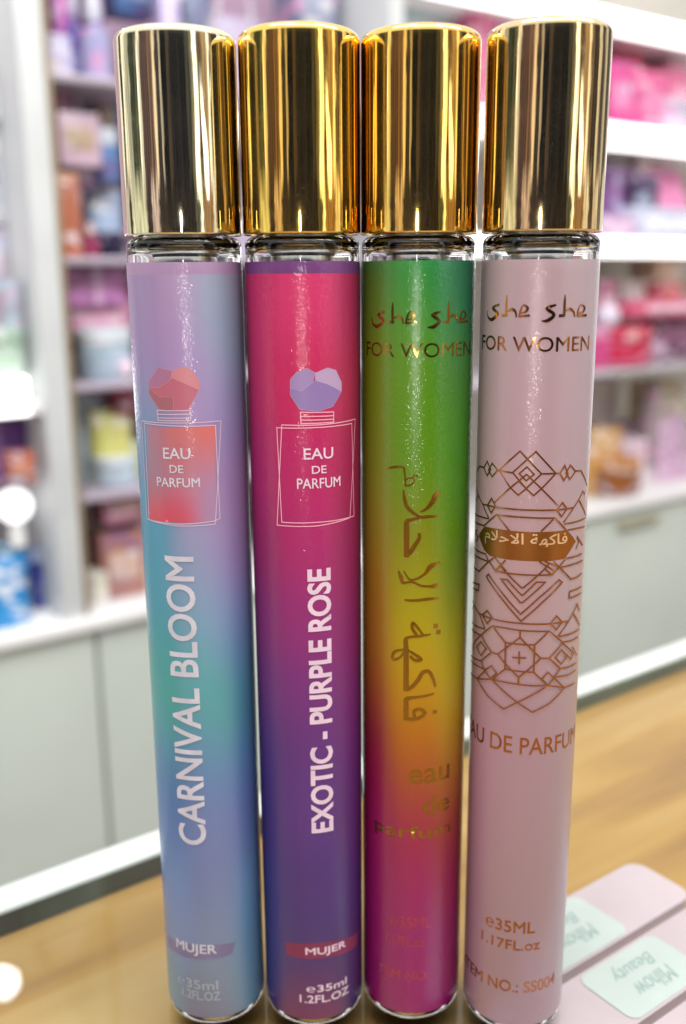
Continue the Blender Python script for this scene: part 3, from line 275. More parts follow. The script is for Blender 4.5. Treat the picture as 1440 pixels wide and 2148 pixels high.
# ------------------------------------------------------------------ counter and floor
wood=mat('oak_laminate',(.42,.28,.12),.3)
def wood_nodes(m):
    N_,L_,b=nodes(m); tc=N_.new('ShaderNodeTexCoord'); mp=N_.new('ShaderNodeMapping'); mp.inputs['Scale'].default_value=(5,42,5)
    no=N_.new('ShaderNodeTexNoise'); no.inputs['Scale'].default_value=1; no.inputs['Detail'].default_value=6; no.inputs['Distortion'].default_value=.5
    cr=N_.new('ShaderNodeValToRGB'); e=cr.color_ramp.elements; e[0].position=.32; e[0].color=(.30,.15,.04,1); e[1].position=.68; e[1].color=(.55,.36,.14,1)
    q=e.new(.5); q.color=(.46,.255,.06,1)
    L_.new(tc.outputs['Object'],mp.inputs[0]); L_.new(mp.outputs[0],no.inputs[0]); L_.new(no.outputs[0],cr.inputs[0]); L_.new(cr.outputs[0],b.inputs['Base Color'])
wood_nodes(wood)
white_metal=mat('white_enamel',(.54,.58,.54),.35)
counter=tag(empty('glass_counter',(0,0,0),RZ),'wood shop counter covered by a glass plate with a white metal rim','counter')
mobj('wood_board',boxmesh('wood_board',-.8,1.6,-.6,.2325,-.045,-.0065),wood,counter)
# the glass plate: clear sheet (mirror by Fresnel, else see-through), green in the depth of its back edge
gl=bpy.data.materials.new('clear_plate'); gl.use_nodes=True; nt=gl.node_tree; nt.nodes.clear()
o_=nt.nodes.new('ShaderNodeOutputMaterial'); mx=nt.nodes.new('ShaderNodeMixShader'); fr=nt.nodes.new('ShaderNodeFresnel'); fr.inputs[0].default_value=1.5
tr=nt.nodes.new('ShaderNodeBsdfTransparent'); tr.inputs[0].default_value=(.95,.975,.96,1); gy=nt.nodes.new('ShaderNodeBsdfGlossy'); gy.inputs['Roughness'].default_value=.02
nt.links.new(fr.outputs[0],mx.inputs[0]); nt.links.new(tr.outputs[0],mx.inputs[1]); nt.links.new(gy.outputs[0],mx.inputs[2]); nt.links.new(mx.outputs[0],o_.inputs[0])
gedge=vary(mat('green_glass_edge',(.045,.10,.075),.15),25,.8,(1,1,1))
bm=bmesh.new(); vs=[bm.verts.new(v) for v in ((-.8,-.6,0),(1.6,-.6,0),(1.6,.2325,0),(-.8,.2325,0),(-.8,.2325,-.0063),(1.6,.2325,-.0063))]
f=bm.faces.new(vs[:4]); f2=bm.faces.new((vs[3],vs[2],vs[5],vs[4])); f2.material_index=1
mobj('glass_plate',from_bm(bm,'glass_plate','plain'),[gl,gedge],counter)
bm=bmesh.new(); bbox(bm,-.8,1.6,.2330,.2444,-.045,.0008,bev=.0012)
mobj('metal_rim',from_bm(bm,'metal_rim',30),vary(bump(white_metal,60,.2,.0004),30,.25),counter)
tag(mobj('floor',boxmesh('floor',-3,3,-1,4,-.98,-.96),vary(mat('floor_tile',(.5,.48,.45),.4),3,.3)),None,None,None,'structure')

# ------------------------------------------------------------------ flat pink packets under the glass
pink_card=vary(mat('pale_pink_card',(.64,.51,.54),.5),40,.2)
sticker=vary(mat('mint_white_sticker',(.61,.665,.63),.5),60,.15)
ink=mat('green_ink',(.34,.47,.43),.6)
def roundrect(x0,x1,y0,y1,r,z,h=0):
    pts=[]
    for cx,cy,a in ((x1-r,y1-r,0),(x0+r,y1-r,90),(x0+r,y0+r,180),(x1-r,y0+r,270)):
        for k in range(7): t=math.radians(a+15*k); pts.append((cx+r*math.cos(t),cy+r*math.sin(t)))
    bm=bmesh.new(); top=[bm.verts.new((x,y,z)) for x,y in pts]; bm.faces.new(top)
    if h:
        bot=[bm.verts.new((x,y,z-h)) for x,y in pts]
        for i in range(len(pts)): j=(i+1)%len(pts); bm.faces.new((top[i],bot[i],bot[j],top[j]))
    return bm
def packet(d0,d1,n0,n1,l0,l1,label):
    e=tag(empty('cosmetic_packet',P((d0+d1)/2,(n0+n1)/2,-6.4),RZ),label,'packet','pink packets under the counter glass')
    w,h=(d1-d0)/2*K,(n1-n0)/2*K; cx=(d0+d1)/2
    mobj('carton',from_bm(roundrect(-w,w,-h,h,.0045,.0042,.0042),'carton'),pink_card,e)
    a,b=(l0-cx)*K,(l1-cx)*K
    s=mobj('sticker',from_bm(roundrect(a,b,-h*.93,h*.90,.0028,.0044),'sticker'),sticker,e)
    for body,dy in (('Mihow',-.0032),('Beauty',.0034)):
        me=text_mesh(body,.0,shear=.35)
        fit_mesh(me,0,.0135 if body!='Beauty' else .0145,0,.0050)
        for v in me.vertices: v.co=Vector(((a+b)/2+.0075-v.co.x,dy+.0025-v.co.y,.0045))
        mobj('lettering',me,ink,s)
def text_mesh(body,off=0,shear=0,space=1.0):
    c=bpy.data.curves.new('lettering','FONT'); c.body=body; c.offset=off; c.shear=shear; c.resolution_u=4; c.space_character=space
    o=bpy.data.objects.new('lettering',c); C.collection.objects.link(o)
    bpy.context.view_layer.update()
    me=bpy.data.meshes.new_from_object(o.evaluated_get(bpy.context.evaluated_depsgraph_get()))
    bpy.data.objects.remove(o); bpy.data.curves.remove(c); me.materials.clear(); return me
def fit_mesh(me,x0,x1,y0,y1):
    xs=[v.co.x for v in me.vertices]; ys=[v.co.y for v in me.vertices]; a,b,c,d=min(xs),max(xs),min(ys),max(ys)
    for v in me.vertices:
        v.co.x=x0+(v.co.x-a)/(b-a)*(x1-x0); v.co.y=y0+(v.co.y-c)/(d-c)*(y1-y0)
packet(150,212,132.3,152,158,186,'pale pink packet under the glass, the farther one, half hidden by the rightmost bottle')
packet(120,236,111.6,130.0,161,189,'pale pink packet with a mint white sticker, nearest the lower right corner')
packet(120,236,91.5,109.6,192,222,'pale pink packet cut off by the lower right corner of the frame')

# ------------------------------------------------------------------ perfume bottles
def wrap_mesh(me,R,dz=0):
    """bend a flat print (x along the girth, y up, in mm) round a tube of radius R mm"""
    bm=bmesh.new(); bm.from_mesh(me)
    xs=[v.co.x for v in bm.verts]; x=math.floor(min(xs)/.6)*.6+.6
    while x<max(xs):
        bmesh.ops.bisect_plane(bm,geom=bm.verts[:]+bm.edges[:]+bm.faces[:],plane_co=(x,0,0),plane_no=(1,0,0)); x+=.6
    bmesh.ops.triangulate(bm,faces=bm.faces)
    for v in bm.verts:
        a=v.co.x/LABR; v.co=Vector((R*math.sin(a)*K,-R*math.cos(a)*K,(v.co.y+dz)*K))
    for f in bm.faces:
        c=f.calc_center_median()
        if f.normal.x*c.x+f.normal.y*c.y<0: f.normal_flip()
    bm.to_mesh(me); bm.free(); me.polygons.foreach_set('use_smooth',[True]*len(me.polygons)); return me
def flat_poly(bm,pts):
    vs=[bm.verts.new((q[0],q[1],0)) for q in pts]
    try: return bm.faces.new(vs)
    except ValueError: pass
def strip(bm,pts,w,closed=False,z=0):
    """mitred stroke; pts are (x,y) or (x,y,width)"""
    q=[Vector((p[0],p[1])) for p in pts]; ws=[(p[2] if len(p)>2 else w)/2 for p in pts]; n=len(q); L=[];R=[]
    for i in range(n):
        a=q[i-1] if (i>0 or closed) else None; b=q[(i+1)%n] if (i<n-1 or closed) else None
        d1=(q[i]-a).normalized() if a is not None else None; d2=(b-q[i]).normalized() if b is not None else None
        if d1 is None: d1=d2
        if d2 is None: d2=d1
        t=d1+d2; t=t.normalized() if t.length>1e-4 else d1
        m=Vector((-t.y,t.x)); s=ws[i]/max(.45,abs(m.dot(Vector((-d1.y,d1.x)))))
        L.append(bm.verts.new((q[i].x+m.x*s,q[i].y+m.y*s,z))); R.append(bm.verts.new((q[i].x-m.x*s,q[i].y-m.y*s,z)))
    for i in range(n if closed else n-1):
        j=(i+1)%n; bm.faces.new((R[i],R[j],L[j],L[i]))
def smooth_pts(pts,n=5):
    """Catmull-Rom through (x,y,w)"""
    if len(pts)<3: return pts
    p=[pts[0]]+list(pts)+[pts[-1]]; out=[]
    for i in range(1,len(p)-2):
        for k in range(n):
            t=k/n; out.append(tuple(.5*((2*p[i][c])+(-p[i-1][c]+p[i+1][c])*t+(2*p[i-1][c]-5*p[i][c]+4*p[i+1][c]-p[i+2][c])*t*t+(-p[i-1][c]+3*p[i][c]-3*p[i+1][c]+p[i+2][c])*t**3) for c in range(3)))
    out.append(pts[-1]); return out
def strokes(name,polys,w,R,mtl,parent,curve=False,dz=(0,0)):
    """all strokes of one print; each stroke lies a hair above the one before so crossings stay clean"""
    bmall=bmesh.new()
    for k,it in enumerate(polys):
        closed,pts=(it if isinstance(it,tuple) and isinstance(it[0],int) else (0,it))
        pts=[(p[0]+dz[0],p[1]+dz[1])+tuple(p[2:]) for p in pts]
        if curve and len(pts)>2: pts=smooth_pts(pts)
        bm=bmesh.new(); strip(bm,pts,w,bool(closed)); me=bpy.data.meshes.new('tmp'); bm.to_mesh(me); bm.free()
        wrap_mesh(me,R+.0025*k); bmall.from_mesh(me); bpy.data.meshes.remove(me)
    me=bpy.data.meshes.new(name); bmall.to_mesh(me); bmall.free(); me.polygons.foreach_set('use_smooth',[True]*len(me.polygons))
    return mobj(name,me,mtl,parent)
def lettering(body,box,R,mtl,parent,off=0,rot=False,space=1.0,shear=0):
    me=text_mesh(body,0,shear,space); u0,u1,z0,z1=box
    if rot:
        fit_mesh(me,z0,z1,0,1)
        for v in me.vertices: v.co=Vector((u1-(v.co.y)*(u1-u0),v.co.x,0))
    else: fit_mesh(me,u0,u1,z0,z1)
    loops=rim_loops(me); wrap_mesh(me,R)
    if off>0:                                    # heavier type: run a stroke along every outline
        bm=bmesh.new()
        for q in loops: strip(bm,q,off,True)
        ed=bpy.data.meshes.new('tmp'); bm.to_mesh(ed); bm.free(); wrap_mesh(ed,R+.004)
        bm=bmesh.new(); bm.from_mesh(me); bm.from_mesh(ed); bm.to_mesh(me); bm.free(); bpy.data.meshes.remove(ed)
        me.polygons.foreach_set('use_smooth',[True]*len(me.polygons))
    return mobj('lettering',me,mtl,parent)
def rim_loops(me):
    bm=bmesh.new(); bm.from_mesh(me); bmesh.ops.remove_doubles(bm,verts=bm.verts,dist=1e-5); left={e for e in bm.edges if len(e.link_faces)==1}; out=[]
    while left:
        e=left.pop(); a,v=e.verts; loop=[a]
        while v is not a:
            loop.append(v); nx=[x for x in v.link_edges if x in left]
            if not nx: break
            left.discard(nx[0]); v=nx[0].other_vert(v)
        if len(loop)>2: out.append([(q.co.x,q.co.y) for q in loop])
    bm.free(); return out
def vivid(c,k=1.22):
    g=.3*c[0]+.55*c[1]+.15*c[2]; return tuple(max(.004,g+(v-g)*k) for v in c)
PRINTK=[1.22]
def shepard(samples,sig):
    S=[(s[0],s[1],vivid(lin(tuple(c/255 for c in s[2:5])),PRINTK[0])) for s in samples]
    def f(u,z):
        W=0;c=[0,0,0]
        for a,b,col in S:
            d=((u-a)/sig[0])**2+((z-b)/sig[1])**2; w=math.exp(-d*.5)+1e-9/(1+d)
            W+=w
            for k in range(3): c[k]+=w*col[k]
        return tuple(min(.93,v/W/SH) for v in c)
    return f
def paint(me,fn):
    at=me.color_attributes.new('print','FLOAT_COLOR','POINT')
    for i,v in enumerate(me.vertices):
        u=math.atan2(v.co.x,-v.co.y)*LABR; at.data[i].color=(*fn(u,v.co.z/K),1)
def print_mat(name,rough,coat,spark=.35,metal=0):
    m=mat(name,(.5,.5,.5),rough,metal); N_,L_,b=nodes(m); a=N_.new('ShaderNodeVertexColor'); a.layer_name='print'; L_.new(a.outputs[0],b.inputs['Base Color'])
    b.inputs['Coat Weight'].default_value=coat; b.inputs['Coat Roughness'].default_value=.07; b.inputs['Coat IOR'].default_value=1.5
    bump(m,1500,spark,.00026,'Coat Normal',detail=1); return m
def sleeve_mesh(fn,band=None):
    n=120; zs=[LB+(LT-LB)*i/150 for i in range(151)]
    if band: zs=sorted([z for z in zs if abs(z-band[0])>.4]+[band[0]-.02,band[0]+.02])
    prof=[(GLR+.01,LB)]+[(LABR-.06,LB-.02)]+[(LABR,z) for z in zs[1:-1]]+[(LABR-.06,LT)]+[(GLR+.01,LT-.01)]
    me=lathe('sleeve',[(r*K,z*K) for r,z in prof],n,50)
    paint(me,(lambda u,z: band[1](u,z) if band and z>band[0] else fn(u,z))); return me
glass=mat('bottle_glass',(.97,.985,.98),.0); glass.node_tree.nodes['Principled BSDF'].inputs['Transmission Weight'].default_value=1; glass.node_tree.nodes['Principled BSDF'].inputs['IOR'].default_value=1.48
gp=[(0,.35),(6.5,.25)]+[(8.4,0)]+arc(GLR-2.2,2.2,2.2,-80,0,7)+[(GLR,CB-2.0)]+arc(GLR-1.7,CB-2.0,1.7,0,80,8)+[(7.6,CB-.22),(7.6,CB+1.8),(6.9,CB+1.8),(6.9,CB-1.5)]+arc(9.5-1.6,CB-3.6,1.6,90,0,6)+[(9.3,6.0)]+arc(7.3,5.2,2.0,0,-90,5)+[(0,3.1)]
glass_me=lathe('glass_body',[(r*K,z*K) for r,z in gp],96,40)
steel=mat('spray_collar_steel',(.86,.86,.88),.34,.75)
collar_me=lathe('spray_collar',[(r*K,z*K) for r,z in [(0,LT-3),(4.2,LT-3),(4.2,LT-.4),(6.0,LT-.2),(6.2,LT+.5),(6.0,LT+1.2),(6.7,LT+2.0),(6.7,LT+6.4),(0,LT+6.4)]],48,40)
tube_white=mat('dip_tube_plastic',(.85,.85,.85),.4)
dip_me=lathe('dip_tube',[(r*K,z*K) for r,z in [(0,8),(1.2,8),(1.2,LT-3.1),(0,LT-3.1)]],16,40)
capprof=[(0,CB+2.0),(9.6,CB+2.0),(9.9,CB+.1)]+arc(CAPR-.35,CB+.35,.35,-90,0,4)+[(CAPR,CB+6+i*4) for i in range(7)]+arc(CAPR-1.5,CT-1.1,1.5,0,82,8)+[(CAPR-2.6,CT+.42),(0,CT+.42)]
cap_me=lathe('cap',[(r*K,z*K) for r,z in capprof],128,40)
def cap_mat(name,col,rough=.05):
    m=mat(name,col,rough,1); 
    bump(m,500,.10,.0001,'Normal',(1,1,.10),2)
    bump(m,2600,.5,.0004,'Coat Normal',detail=1); q=m.node_tree.nodes['Principled BSDF']; q.inputs['Coat Weight'].default_value=.22; q.inputs['Coat Roughness'].default_value=.18
    N_,L_,q=nodes(m); tc=N_.new('ShaderNodeTexCoord'); no=N_.new('ShaderNodeTexNoise'); no.inputs['Scale'].default_value=160; no.inputs['Detail'].default_value=5
    mr=N_.new('ShaderNodeMapRange'); mr.inputs[1].default_value=.42; mr.inputs[2].default_value=.72; mr.inputs[3].default_value=rough*.6; mr.inputs[4].default_value=rough*2.8
    L_.new(tc.outputs['Object'],no.inputs[0]); L_.new(no.outputs[0],mr.inputs[0]); L_.new(mr.outputs[0],q.inputs['Roughness'])     # finger marks
    return m
gold_caps=[cap_mat('champagne_gold',(.82,.74,.52)),cap_mat('yellow_gold',(.92,.62,.15)),cap_mat('yellow_gold_second',(.90,.60,.15)),cap_mat('antique_gold',(.78,.60,.32))]
whiteink=[vary(mat('pale_lilac_ink',rgb((214,214,233),SH),.45),300,.3),vary(mat('pale_pink_ink',rgb((238,214,238),SH),.45),300,.2)]
lineink=[mat('faint_pink_line_ink',rgb((222,190,215),SH),.45),mat('pink_line_ink',rgb((250,175,205),SH),.45)]
def foil(name,col,rough=.22):
    m=mat(name,col,rough,1); bump(m,2500,.25,.00005); return m
copper=foil('copper_foil',(.43,.185,.07),.16); bronze=foil('bronze_foil',(.40,.17,.055),.34); goldfoil=foil('gold_foil',(.36,.22,.055),.18); paleband=foil('pale_copper_ink',(.95,.72,.5),.45)
LBL=['slim perfume bottle with a pastel lavender and sky blue sleeve under a champagne gold cap',
'slim perfume bottle with a magenta to deep purple sleeve and pink outlined flask print',
'slim perfume bottle with a green to yellow to magenta sleeve and gold vertical script',
'slim perfume bottle with a dusty pink sleeve and copper geometric line ornament']
R0=LABR+.03
bottles=[]
for i in range(4):
    b=tag(empty('perfume_bottle',(BASE[i][0]*K,BASE[i][1]*K,0)),LBL[i],'perfume','perfume bottles standing in a row'); bottles.append(b)
    mobj('glass_body',glass_me,glass,b); mobj('spray_collar',collar_me,steel,b)
    cm=cap_me.copy(); cm.materials.clear(); mobj('cap',cm,gold_caps[i],b)
    PRINTK[0]=(1.12,1.14,1.22,1.0)[i]
    g=shepard(GRAD[i],(3.2,6.5) if i<3 else (5,14)); band=None
    if i==0: band=(161.6,lambda u,z: rgb((172,142,185),SH))
    if i==1: band=(161.6,lambda u,z: rgb((112,55,125),SH))
    sl=mobj('printed_sleeve',sleeve_mesh(g,band),print_mat('printed_film',(.45,.45,.30,.42)[i],(.6,.6,.7,.7)[i],(.5,.55,.75,.6)[i],(0,0,.0,.1)[i]),b)
    if i<2:
        FL=(FL1,FL2)[i]; w,li=whiteink[i],lineink[i]
        em=strokes('flask_outline',[(1,q) for q in FL['q']]+[(1,FL['n'][0]),(0,FL['n'][1]),(0,FL['n'][2])],.17 if i==0 else .2,R0+.03,li,sl)
        cols=([(172,116,154),(206,134,146),(188,104,128),(166,102,118)],[(160,134,190),(188,162,206),(146,122,184)])[i]
        strokes('facet_edges',[(1,q) for q in FL['h']],.05,R0+.02,mat('facet_edge_ink',rgb(((228,160,160),(200,178,222))[i],SH),.45),sl)
        for q,cx in zip(FL['h'],cols):
            bm=bmesh.new(); flat_poly(bm,q); me=bpy.data.meshes.new('stopper_facet'); bm.to_mesh(me); bm.free()
            mobj('stopper_facet',wrap_mesh(me,R0),mat('facet_ink',rgb(cx,SH),.45),sl)
        if i==0:
            q=FL['fill']; bm=bmesh.new(); vv=[[None]*25 for _ in range(31)]
            for r in range(31):
                for c in range(25):
                    s,t=c/24,r/30; x=(q[0][0]*(1-s)+q[1][0]*s)*(1-t)+(q[3][0]*(1-s)+q[2][0]*s)*t; y=(q[0][1]*(1-s)+q[1][1]*s)*(1-t)+(q[3][1]*(1-s)+q[2][1]*s)*t
                    vv[r][c]=bm.verts.new((x,y,0))
            for r in range(30):
                for c in range(24): bm.faces.new((vv[r][c],vv[r+1][c],vv[r+1][c+1],vv[r][c+1]))
            me=bpy.data.meshes.new('flask_fill'); bm.to_mesh(me); bm.free(); wrap_mesh(me,R0); PRINTK[0]=.95; paint(me,shepard(FILLC,(2.2,3.2))); mobj('flask_fill',me,print_mat('flask_ink',.45,.4),sl)
        bm=bmesh.new(); q=(BAND1,BAND2)[i]; top=smooth_pts([(*v,0) for v in q[:3]],6); bot=smooth_pts([(*v,0) for v in q[3:]],6)
        flat_poly(bm,top+bot); me=bpy.data.meshes.new('printed_ribbon'); bm.to_mesh(me); bm.free()
        mobj('printed_ribbon',wrap_mesh(me,R0),vary(mat('ribbon_ink',rgb(((128,122,162),(135,52,92))[i],SH),.45),180,.4),sl)
        k=str(i+1)
        for body,key,off in (('EAU','eau',.06),('DE','de',.05),('PARFUM','parfum',.05),('MUJER','mujer',.13)): lettering(body,T[key+k],R0+.04,w,sl,off)
        dim=w if i else mat('faded_ink',rgb((165,178,196),SH),.5)
        lettering('\u212e35ml',T['ml'+k],R0+.04,dim,sl,.10); lettering('1.2FL.OZ',T['fl'+k],R0+.04,dim,sl,.10)
        lettering(('CARNIVAL BLOOM','EXOTIC - PURPLE ROSE')[i],(V1,V2)[i],R0+.04,w,sl,(.30,.36)[i],rot=True)
    elif i==2:
        strokes('script_lettering',ARA,.3,R0,goldfoil,sl,curve=True)
        strokes('logo_lettering',SHE,.3,R0,goldfoil,sl,curve=True,dz=SHE3)
        f4=T['for4']; lettering('FOR WOMEN',(f4[0]+SHE3[0],f4[1]+SHE3[0],f4[2]+SHE3[1],f4[3]+SHE3[1]),R0,goldfoil,sl,0)
        for body,key in (('eau','eau3'),('de','de3'),('parfum','par3')): lettering(body,T[key],R0,goldfoil,sl,.12)
        dimf=foil('worn_foil',(.55,.12,.22),.35)
        for body,key in (('\u212e35ML','ml3'),('1.17FL.oz','oz3'),('ITEM NO.','item3')): lettering(body,T[key],R0,dimf,sl,0)
    else:
        strokes('line_ornament',ORN,.31,R0,copper,sl)
        bm=bmesh.new(); flat_poly(bm,BANNER); me=bpy.data.meshes.new('banner'); bm.to_mesh(me); bm.free()
        bn=mobj('banner',wrap_mesh(me,R0-.01),bronze,sl)
        strokes('logo_lettering',SHE,.3,R0,copper,sl,curve=True)
        lettering('FOR WOMEN',T['for4'],R0,copper,sl,.05)
        x=T['eau4x']; lettering('EAU DE PARFUM',(x[0]-6.9,x[1]+9.2,x[2],x[3]),R0,copper,sl,.05)
        for body,key in (('\u212e35ML','ml4'),('1.17FL.oz','oz4')): lettering(body,T[key],R0,copper,sl,.09)
        x=T['item4']; lettering('ITEM NO.: SS004',(x[0]-2.6,x[1],x[2],x[3]),R0,copper,sl,.09)
        ar=''.join(reversed('\ufed3\ufe8e\ufedb\ufeec\ufe94 \ufe8d\ufefb\ufea3\ufefc\ufee1'))
        u0,u1,z0,z1=T['ban4']; lettering(ar,(u0+.4,u1-.4,z0-.1,z1+.5),R0+.04,paleband,sl,.08)

# ------------------------------------------------------------------ lit display shelving behind the counter
SW=empty('display_shelving',(0,0,0),RZ); tag(SW,'white display shelving with lit shelf edges and pale green cupboard doors','shelving')
enamel=vary(mat('white_shelf_board',(.80,.79,.78),.4),8,.15)
upright_m=vary(mat('grey_white_upright',(.62,.64,.64),.4),10,.2)
brown_edge=mat('brown_edge_band',(.30,.23,.14),.5)
back_m=vary(mat('warm_back_panel',(.68,.66,.58),.6),5,.25)
back_p=vary(mat('pinkish_back_panel',(.42,.28,.38),.6),5,.35)  # panel colour darkened to plum for the shadows between the goods
door_m=vary(mat('sage_grey_door',(.49,.53,.48),.45),4,.18)
def led_mat(s):
    m=bpy.data.materials.new('led_diffuser'); m.use_nodes=True; b=m.node_tree.nodes['Principled BSDF']; b.inputs['Base Color'].default_value=(.9,.9,.9,1)
    b.inputs['Emission Color'].default_value=(1,.985,.97,1); b.inputs['Emission Strength'].default_value=s; return m
led=led_mat(3.5)
Y0=1.0
def part(name,m,x0,x1,off0,off1,z0,z1,bev=.0015): return mobj(name,boxmesh(name,x0*K,x1*K,Y0+off0*K,Y0+off1*K,z0*K,z1*K,bev=bev*1),m,SW)
part('upright',upright_m,342,368,-4,240,-205,760); part('edge_band',brown_edge,368.5,374,-3,240,-205,760,.0005)
part('upright',upright_m,800,822,0,240,-205,760)
part('back_panel',back_p,-200,341,242,252,-205,760); part('back_panel',back_p,375,799,242,252,-205,760); part('back_panel',back_m,823,1900,242,252,-205,760)
haze_glass=vary(mat('lilac_grey_shelf',(.42,.36,.43),.25),8,.25)
part('shelf_board',enamel,-200,341,2,241,22,36)
for z in (343,167,36,-85): part('shelf_board',haze_glass,375,799,2,241,z+6,z+14)
for z in (347,189): part('shelf_board',enamel,823,1900,2,241,z,z+22)
part('shelf_board',enamel,823,1900,2,241,505,523)
for z0,z1 in ((347.5,372),(189.5,211),(505,522)): part('light_strip',led,824,1899,-5,1.5,z0,z1,.001)
tape=led_mat(3)
for z in (347,189,505): part('light_tape',tape,824,1899,20,28,z-3.5,z-.4,.0008)
part('light_strip',led,-199,325,-5,1.5,24,62,.001)
part('shelf_board',vary(mat('grey_glass_shelf',(.5,.46,.5),.2),8,.2),823,1900,2,241,2,11)
part('ledge',enamel,-200,1900,-14,260,-221,-205,.004)
part('cupboard_door',door_m,-200,378.5,0,18,-940,-226,.002); part('cupboard_door',door_m,382.5,1195,0,18,-940,-226,.002); part('cupboard_door',door_m,1199,1900,0,18,-940,-226,.002)
part('cupboard_handle',mat('brushed_brass_handle',(.40,.36,.22),.35,.4),HANDLE[0],HANDLE[1],-12,0,HANDLE[2],HANDLE[3],.003)
part('carcass',mat('dark_carcass',(.10,.10,.09),.6),-200,1900,19,250,-940,-222,.002)

# ------------------------------------------------------------------ goods on the shelves
SHELVES=[(-200,341,(62,-205)),(375,799,(357,181,50,-71,-205)),(823,1900,(522,371,211,11,-205))]
BGK=1.12
_mc={}
def pattern(m,k):
    """printed packaging: patches of a second ink"""
    N_,L_,q=nodes(m); c=q.inputs['Base Color']; src=c.links[0].from_socket
    tc=N_.new('ShaderNodeTexCoord'); mp=N_.new('ShaderNodeMapping'); mp.inputs['Location'].default_value=(k*3.7,k*1.9,k*.8); mp.inputs['Scale'].default_value=(1,1,1.3+.5*(k%3))
    no=N_.new('ShaderNodeTexNoise'); no.inputs['Scale'].default_value=26+9*(k%4); no.inputs['Detail'].default_value=2
    mr=N_.new('ShaderNodeMapRange'); mr.inputs[1].default_value=.55; mr.inputs[2].default_value=.60; mr.inputs[4].default_value=.62
    mx=N_.new('ShaderNodeMix'); mx.data_type='RGBA'; mx.inputs[7].default_value=((.82,.78,.84,1),(.70,.30,.50,1),(.86,.82,.78,1),(.22,.10,.24,1),(.55,.62,.78,1))[k%5]
    L_.new(tc.outputs['Object'],mp.inputs[0]); L_.new(mp.outputs[0],no.inputs[0]); L_.new(no.outputs[0],mr.inputs[0]); L_.new(mr.outputs[0],mx.inputs[0]); L_.new(src,mx.inputs[6]); L_.new(mx.outputs[2],c)
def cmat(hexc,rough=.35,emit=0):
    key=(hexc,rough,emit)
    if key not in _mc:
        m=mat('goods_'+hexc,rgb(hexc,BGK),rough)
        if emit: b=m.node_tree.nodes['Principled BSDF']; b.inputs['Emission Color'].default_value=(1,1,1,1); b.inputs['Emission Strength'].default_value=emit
        else: vary(m,22,.35); pattern(m,len(_mc))
        _mc[key]=m
    return _mc[key]
rng=random.Random(4)
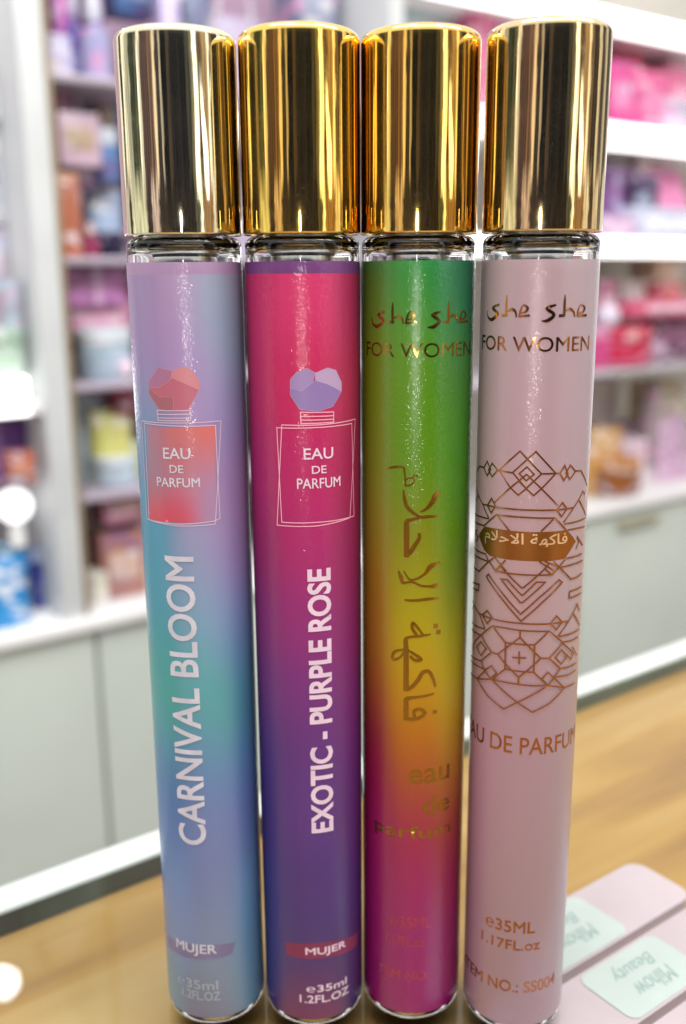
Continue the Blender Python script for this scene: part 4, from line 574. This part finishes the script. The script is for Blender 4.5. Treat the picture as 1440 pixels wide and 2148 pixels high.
for nm,cat,(u0,u1,z0,z1),off,shape,c1,c2,label in ITEMS:
    sh=[s for s in SHELVES if s[0]<(u0+u1)/2<s[1]] or [SHELVES[1]]
    lo=[z for z in sh[0][2] if z<z0+28]
    if lo and abs(lo[0]-z0)<45 : z0=lo[0]+.3
    if sh[0][0]>=370: u0=max(u0,sh[0][0]+.5); 
    else: u1=min(u1,341.5)
    w,h=(u1-u0)*K,(z1-z0)*K
    dep=max(.02,min(.09,w*.8,(236-off)*K))
    e=tag(empty(nm,P((u0+u1)/2,1000+off+dep/K/2,z0),RZ),label,cat)
    A_,B_=cmat(c1),cmat(c2)
    if shape=='carton':
        mobj('carton',boxmesh('carton',-w/2,w/2,-dep/2,dep/2,0,h,bev=min(w,h)*.04),A_,e)
        mobj('panel',boxmesh('panel',-w*.34,w*.34,-dep/2-.0012,-dep/2-.0002,h*.30,h*.72,bev=.0002),B_,e)
    elif shape=='ribbon':
        mobj('base',boxmesh('base',-w/2,w/2,-dep/2,dep/2,0,h*.78,bev=min(w,h)*.03),A_,e)
        mobj('lid',boxmesh('lid',-w*.52,w*.52,-dep*.52,dep*.52,h*.785,h,bev=min(w,h)*.04),A_,e)
        mobj('ribbon',boxmesh('ribbon',-w*.07,w*.07,-dep*.54,dep*.54,.0002,h*1.02,bev=.0005),B_,e)
    elif shape in('flask','pump','jar','tube','ball','glow_ball'):
        r=w/2
        if shape=='flask':
            mobj('body',lathe('body',[(0,0),(r*.9,0)]+arc(r*.9,r*.1,r*.1,-90,0,4)+[(r,h*.55)]+arc(r*.8,h*.55,r*.2,0,90,5)+[(r*.4,h*.55+r*.2),(r*.35,h*.68),(0,h*.68)],40),A_,e)
            mobj('stopper',lathe('stopper',[(0,h*.685),(r*.5,h*.685),(r*.58,h*.8),(r*.45,h),(0,h)],32),B_,e)
        elif shape=='pump':
            mobj('body',lathe('body',[(0,0),(r*.95,0),(r,.004),(r,h*.6)]+arc(r*.5,h*.6,r*.5,0,90,6)+[(r*.3,h*.6+r*.5),(r*.3,h*.8),(0,h*.8)],40),A_,e)
            bm=bmesh.new(); bbox(bm,-r*.18,r*.18,-r*.18,r*.18,h*.805,h*.93); bbox(bm,-r*.3,r*.9,-r*.25,r*.25,h*.935,h,bev=r*.08)
            mobj('pump',from_bm(bm,'pump',30),B_,e)
        elif shape=='jar':
            mobj('body',lathe('body',[(0,0),(r*.9,0),(r,h*.08),(r,h*.62),(r*.9,h*.68),(0,h*.68)],40),A_,e)
            mobj('lid',lathe('lid',[(0,h*.69),(r*.98,h*.69),(r,h*.72),(r,h*.95),(r*.92,h),(0,h)],40),B_ if rng.random()<.4 else A_,e)
        elif shape=='tube':
            mobj('body',lathe('body',[(0,h*.15),(r*.8,h*.15),(r,h*.18),(r,h*.75),(r*.5,h),(0,h)],32),A_,e); mobj('cap',lathe('cap',[(0,0),(r*.8,0),(r*.8,h*.145),(0,h*.145)],32),B_,e)
        elif shape=='ball':
            r=min(w,h)/2
            mobj('ball',lathe('ball',[(max(0,r*math.sin(t*math.pi/20)),r-r*math.cos(t*math.pi/20)) for t in range(21)],40),A_,e)
            mobj('stand',lathe('stand',[(0,-.0002),(r*.5,-.0002),(r*.5,.0012),(0,.0012)],24),B_,e)
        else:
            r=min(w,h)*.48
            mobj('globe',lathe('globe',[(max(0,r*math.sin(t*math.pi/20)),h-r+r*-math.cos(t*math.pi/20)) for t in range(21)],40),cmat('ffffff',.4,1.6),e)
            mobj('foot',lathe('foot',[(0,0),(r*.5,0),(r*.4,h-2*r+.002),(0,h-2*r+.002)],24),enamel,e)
    elif shape in('bag','pouch'):
        bm=bmesh.new(); nu,nv=10,12; fr_=[];bk=[]
        for j in range(nv+1):
            t=j/nv; th=dep/2*((1-t)**.6*.9+.06); ww=w/2*(1-.06*math.sin(math.pi*t)+(.0 if shape=='bag' else -.08*t))
            fr_.append([bm.verts.new((-ww+2*ww*i/nu,-th*(1-abs(2*i/nu-1)**4*.9)-.0015*math.sin(i*2.3+j*1.1),h*t*(1 if shape=='pouch' else .86))) for i in range(nu+1)])
            bk.append([bm.verts.new((-ww+2*ww*i/nu,th*(1-abs(2*i/nu-1)**4*.9)+.0005,h*t*(1 if shape=='pouch' else .86))) for i in range(nu+1)])
        for j in range(nv):
            for i in range(nu):
                bm.faces.new((fr_[j][i],fr_[j][i+1],fr_[j+1][i+1],fr_[j+1][i])); bm.faces.new((bk[j][i+1],bk[j][i],bk[j+1][i],bk[j+1][i+1]))
            bm.faces.new((fr_[j][0],fr_[j+1][0],bk[j+1][0],bk[j][0])); bm.faces.new((fr_[j+1][nu],fr_[j][nu],bk[j][nu],bk[j+1][nu]))
        for i in range(nu):
            bm.faces.new((fr_[0][i+1],fr_[0][i],bk[0][i],bk[0][i+1])); bm.faces.new((fr_[nv][i],fr_[nv][i+1],bk[nv][i+1],bk[nv][i]))
        mobj('body',from_bm(bm,'body',50),A_,e)
        if shape=='bag':
            bm=bmesh.new(); bw=w*.06; prev=None
            for k in range(13):
                a=math.pi*k/12; x,z=-w*.22*math.cos(a),h*.84+h*.16*math.sin(a)
                ring=[bm.verts.new((x+bw*.5*math.cos(q)*abs(math.cos(a)),-dep*.06+bw*.5*math.sin(q),z+bw*.5*math.cos(q)*math.sin(a))) for q in (0,1.57,3.14,4.71)]
                if prev:
                    for q in range(4): bm.faces.new((prev[q],prev[(q+1)%4],ring[(q+1)%4],ring[q]))
                prev=ring
            mobj('handle',from_bm(bm,'handle',50),B_,e)
        else: mobj('seal',boxmesh('seal',-w*.40,w*.40,-.0035,.0035,h*.93,h*1.0,bev=.001),B_,e)
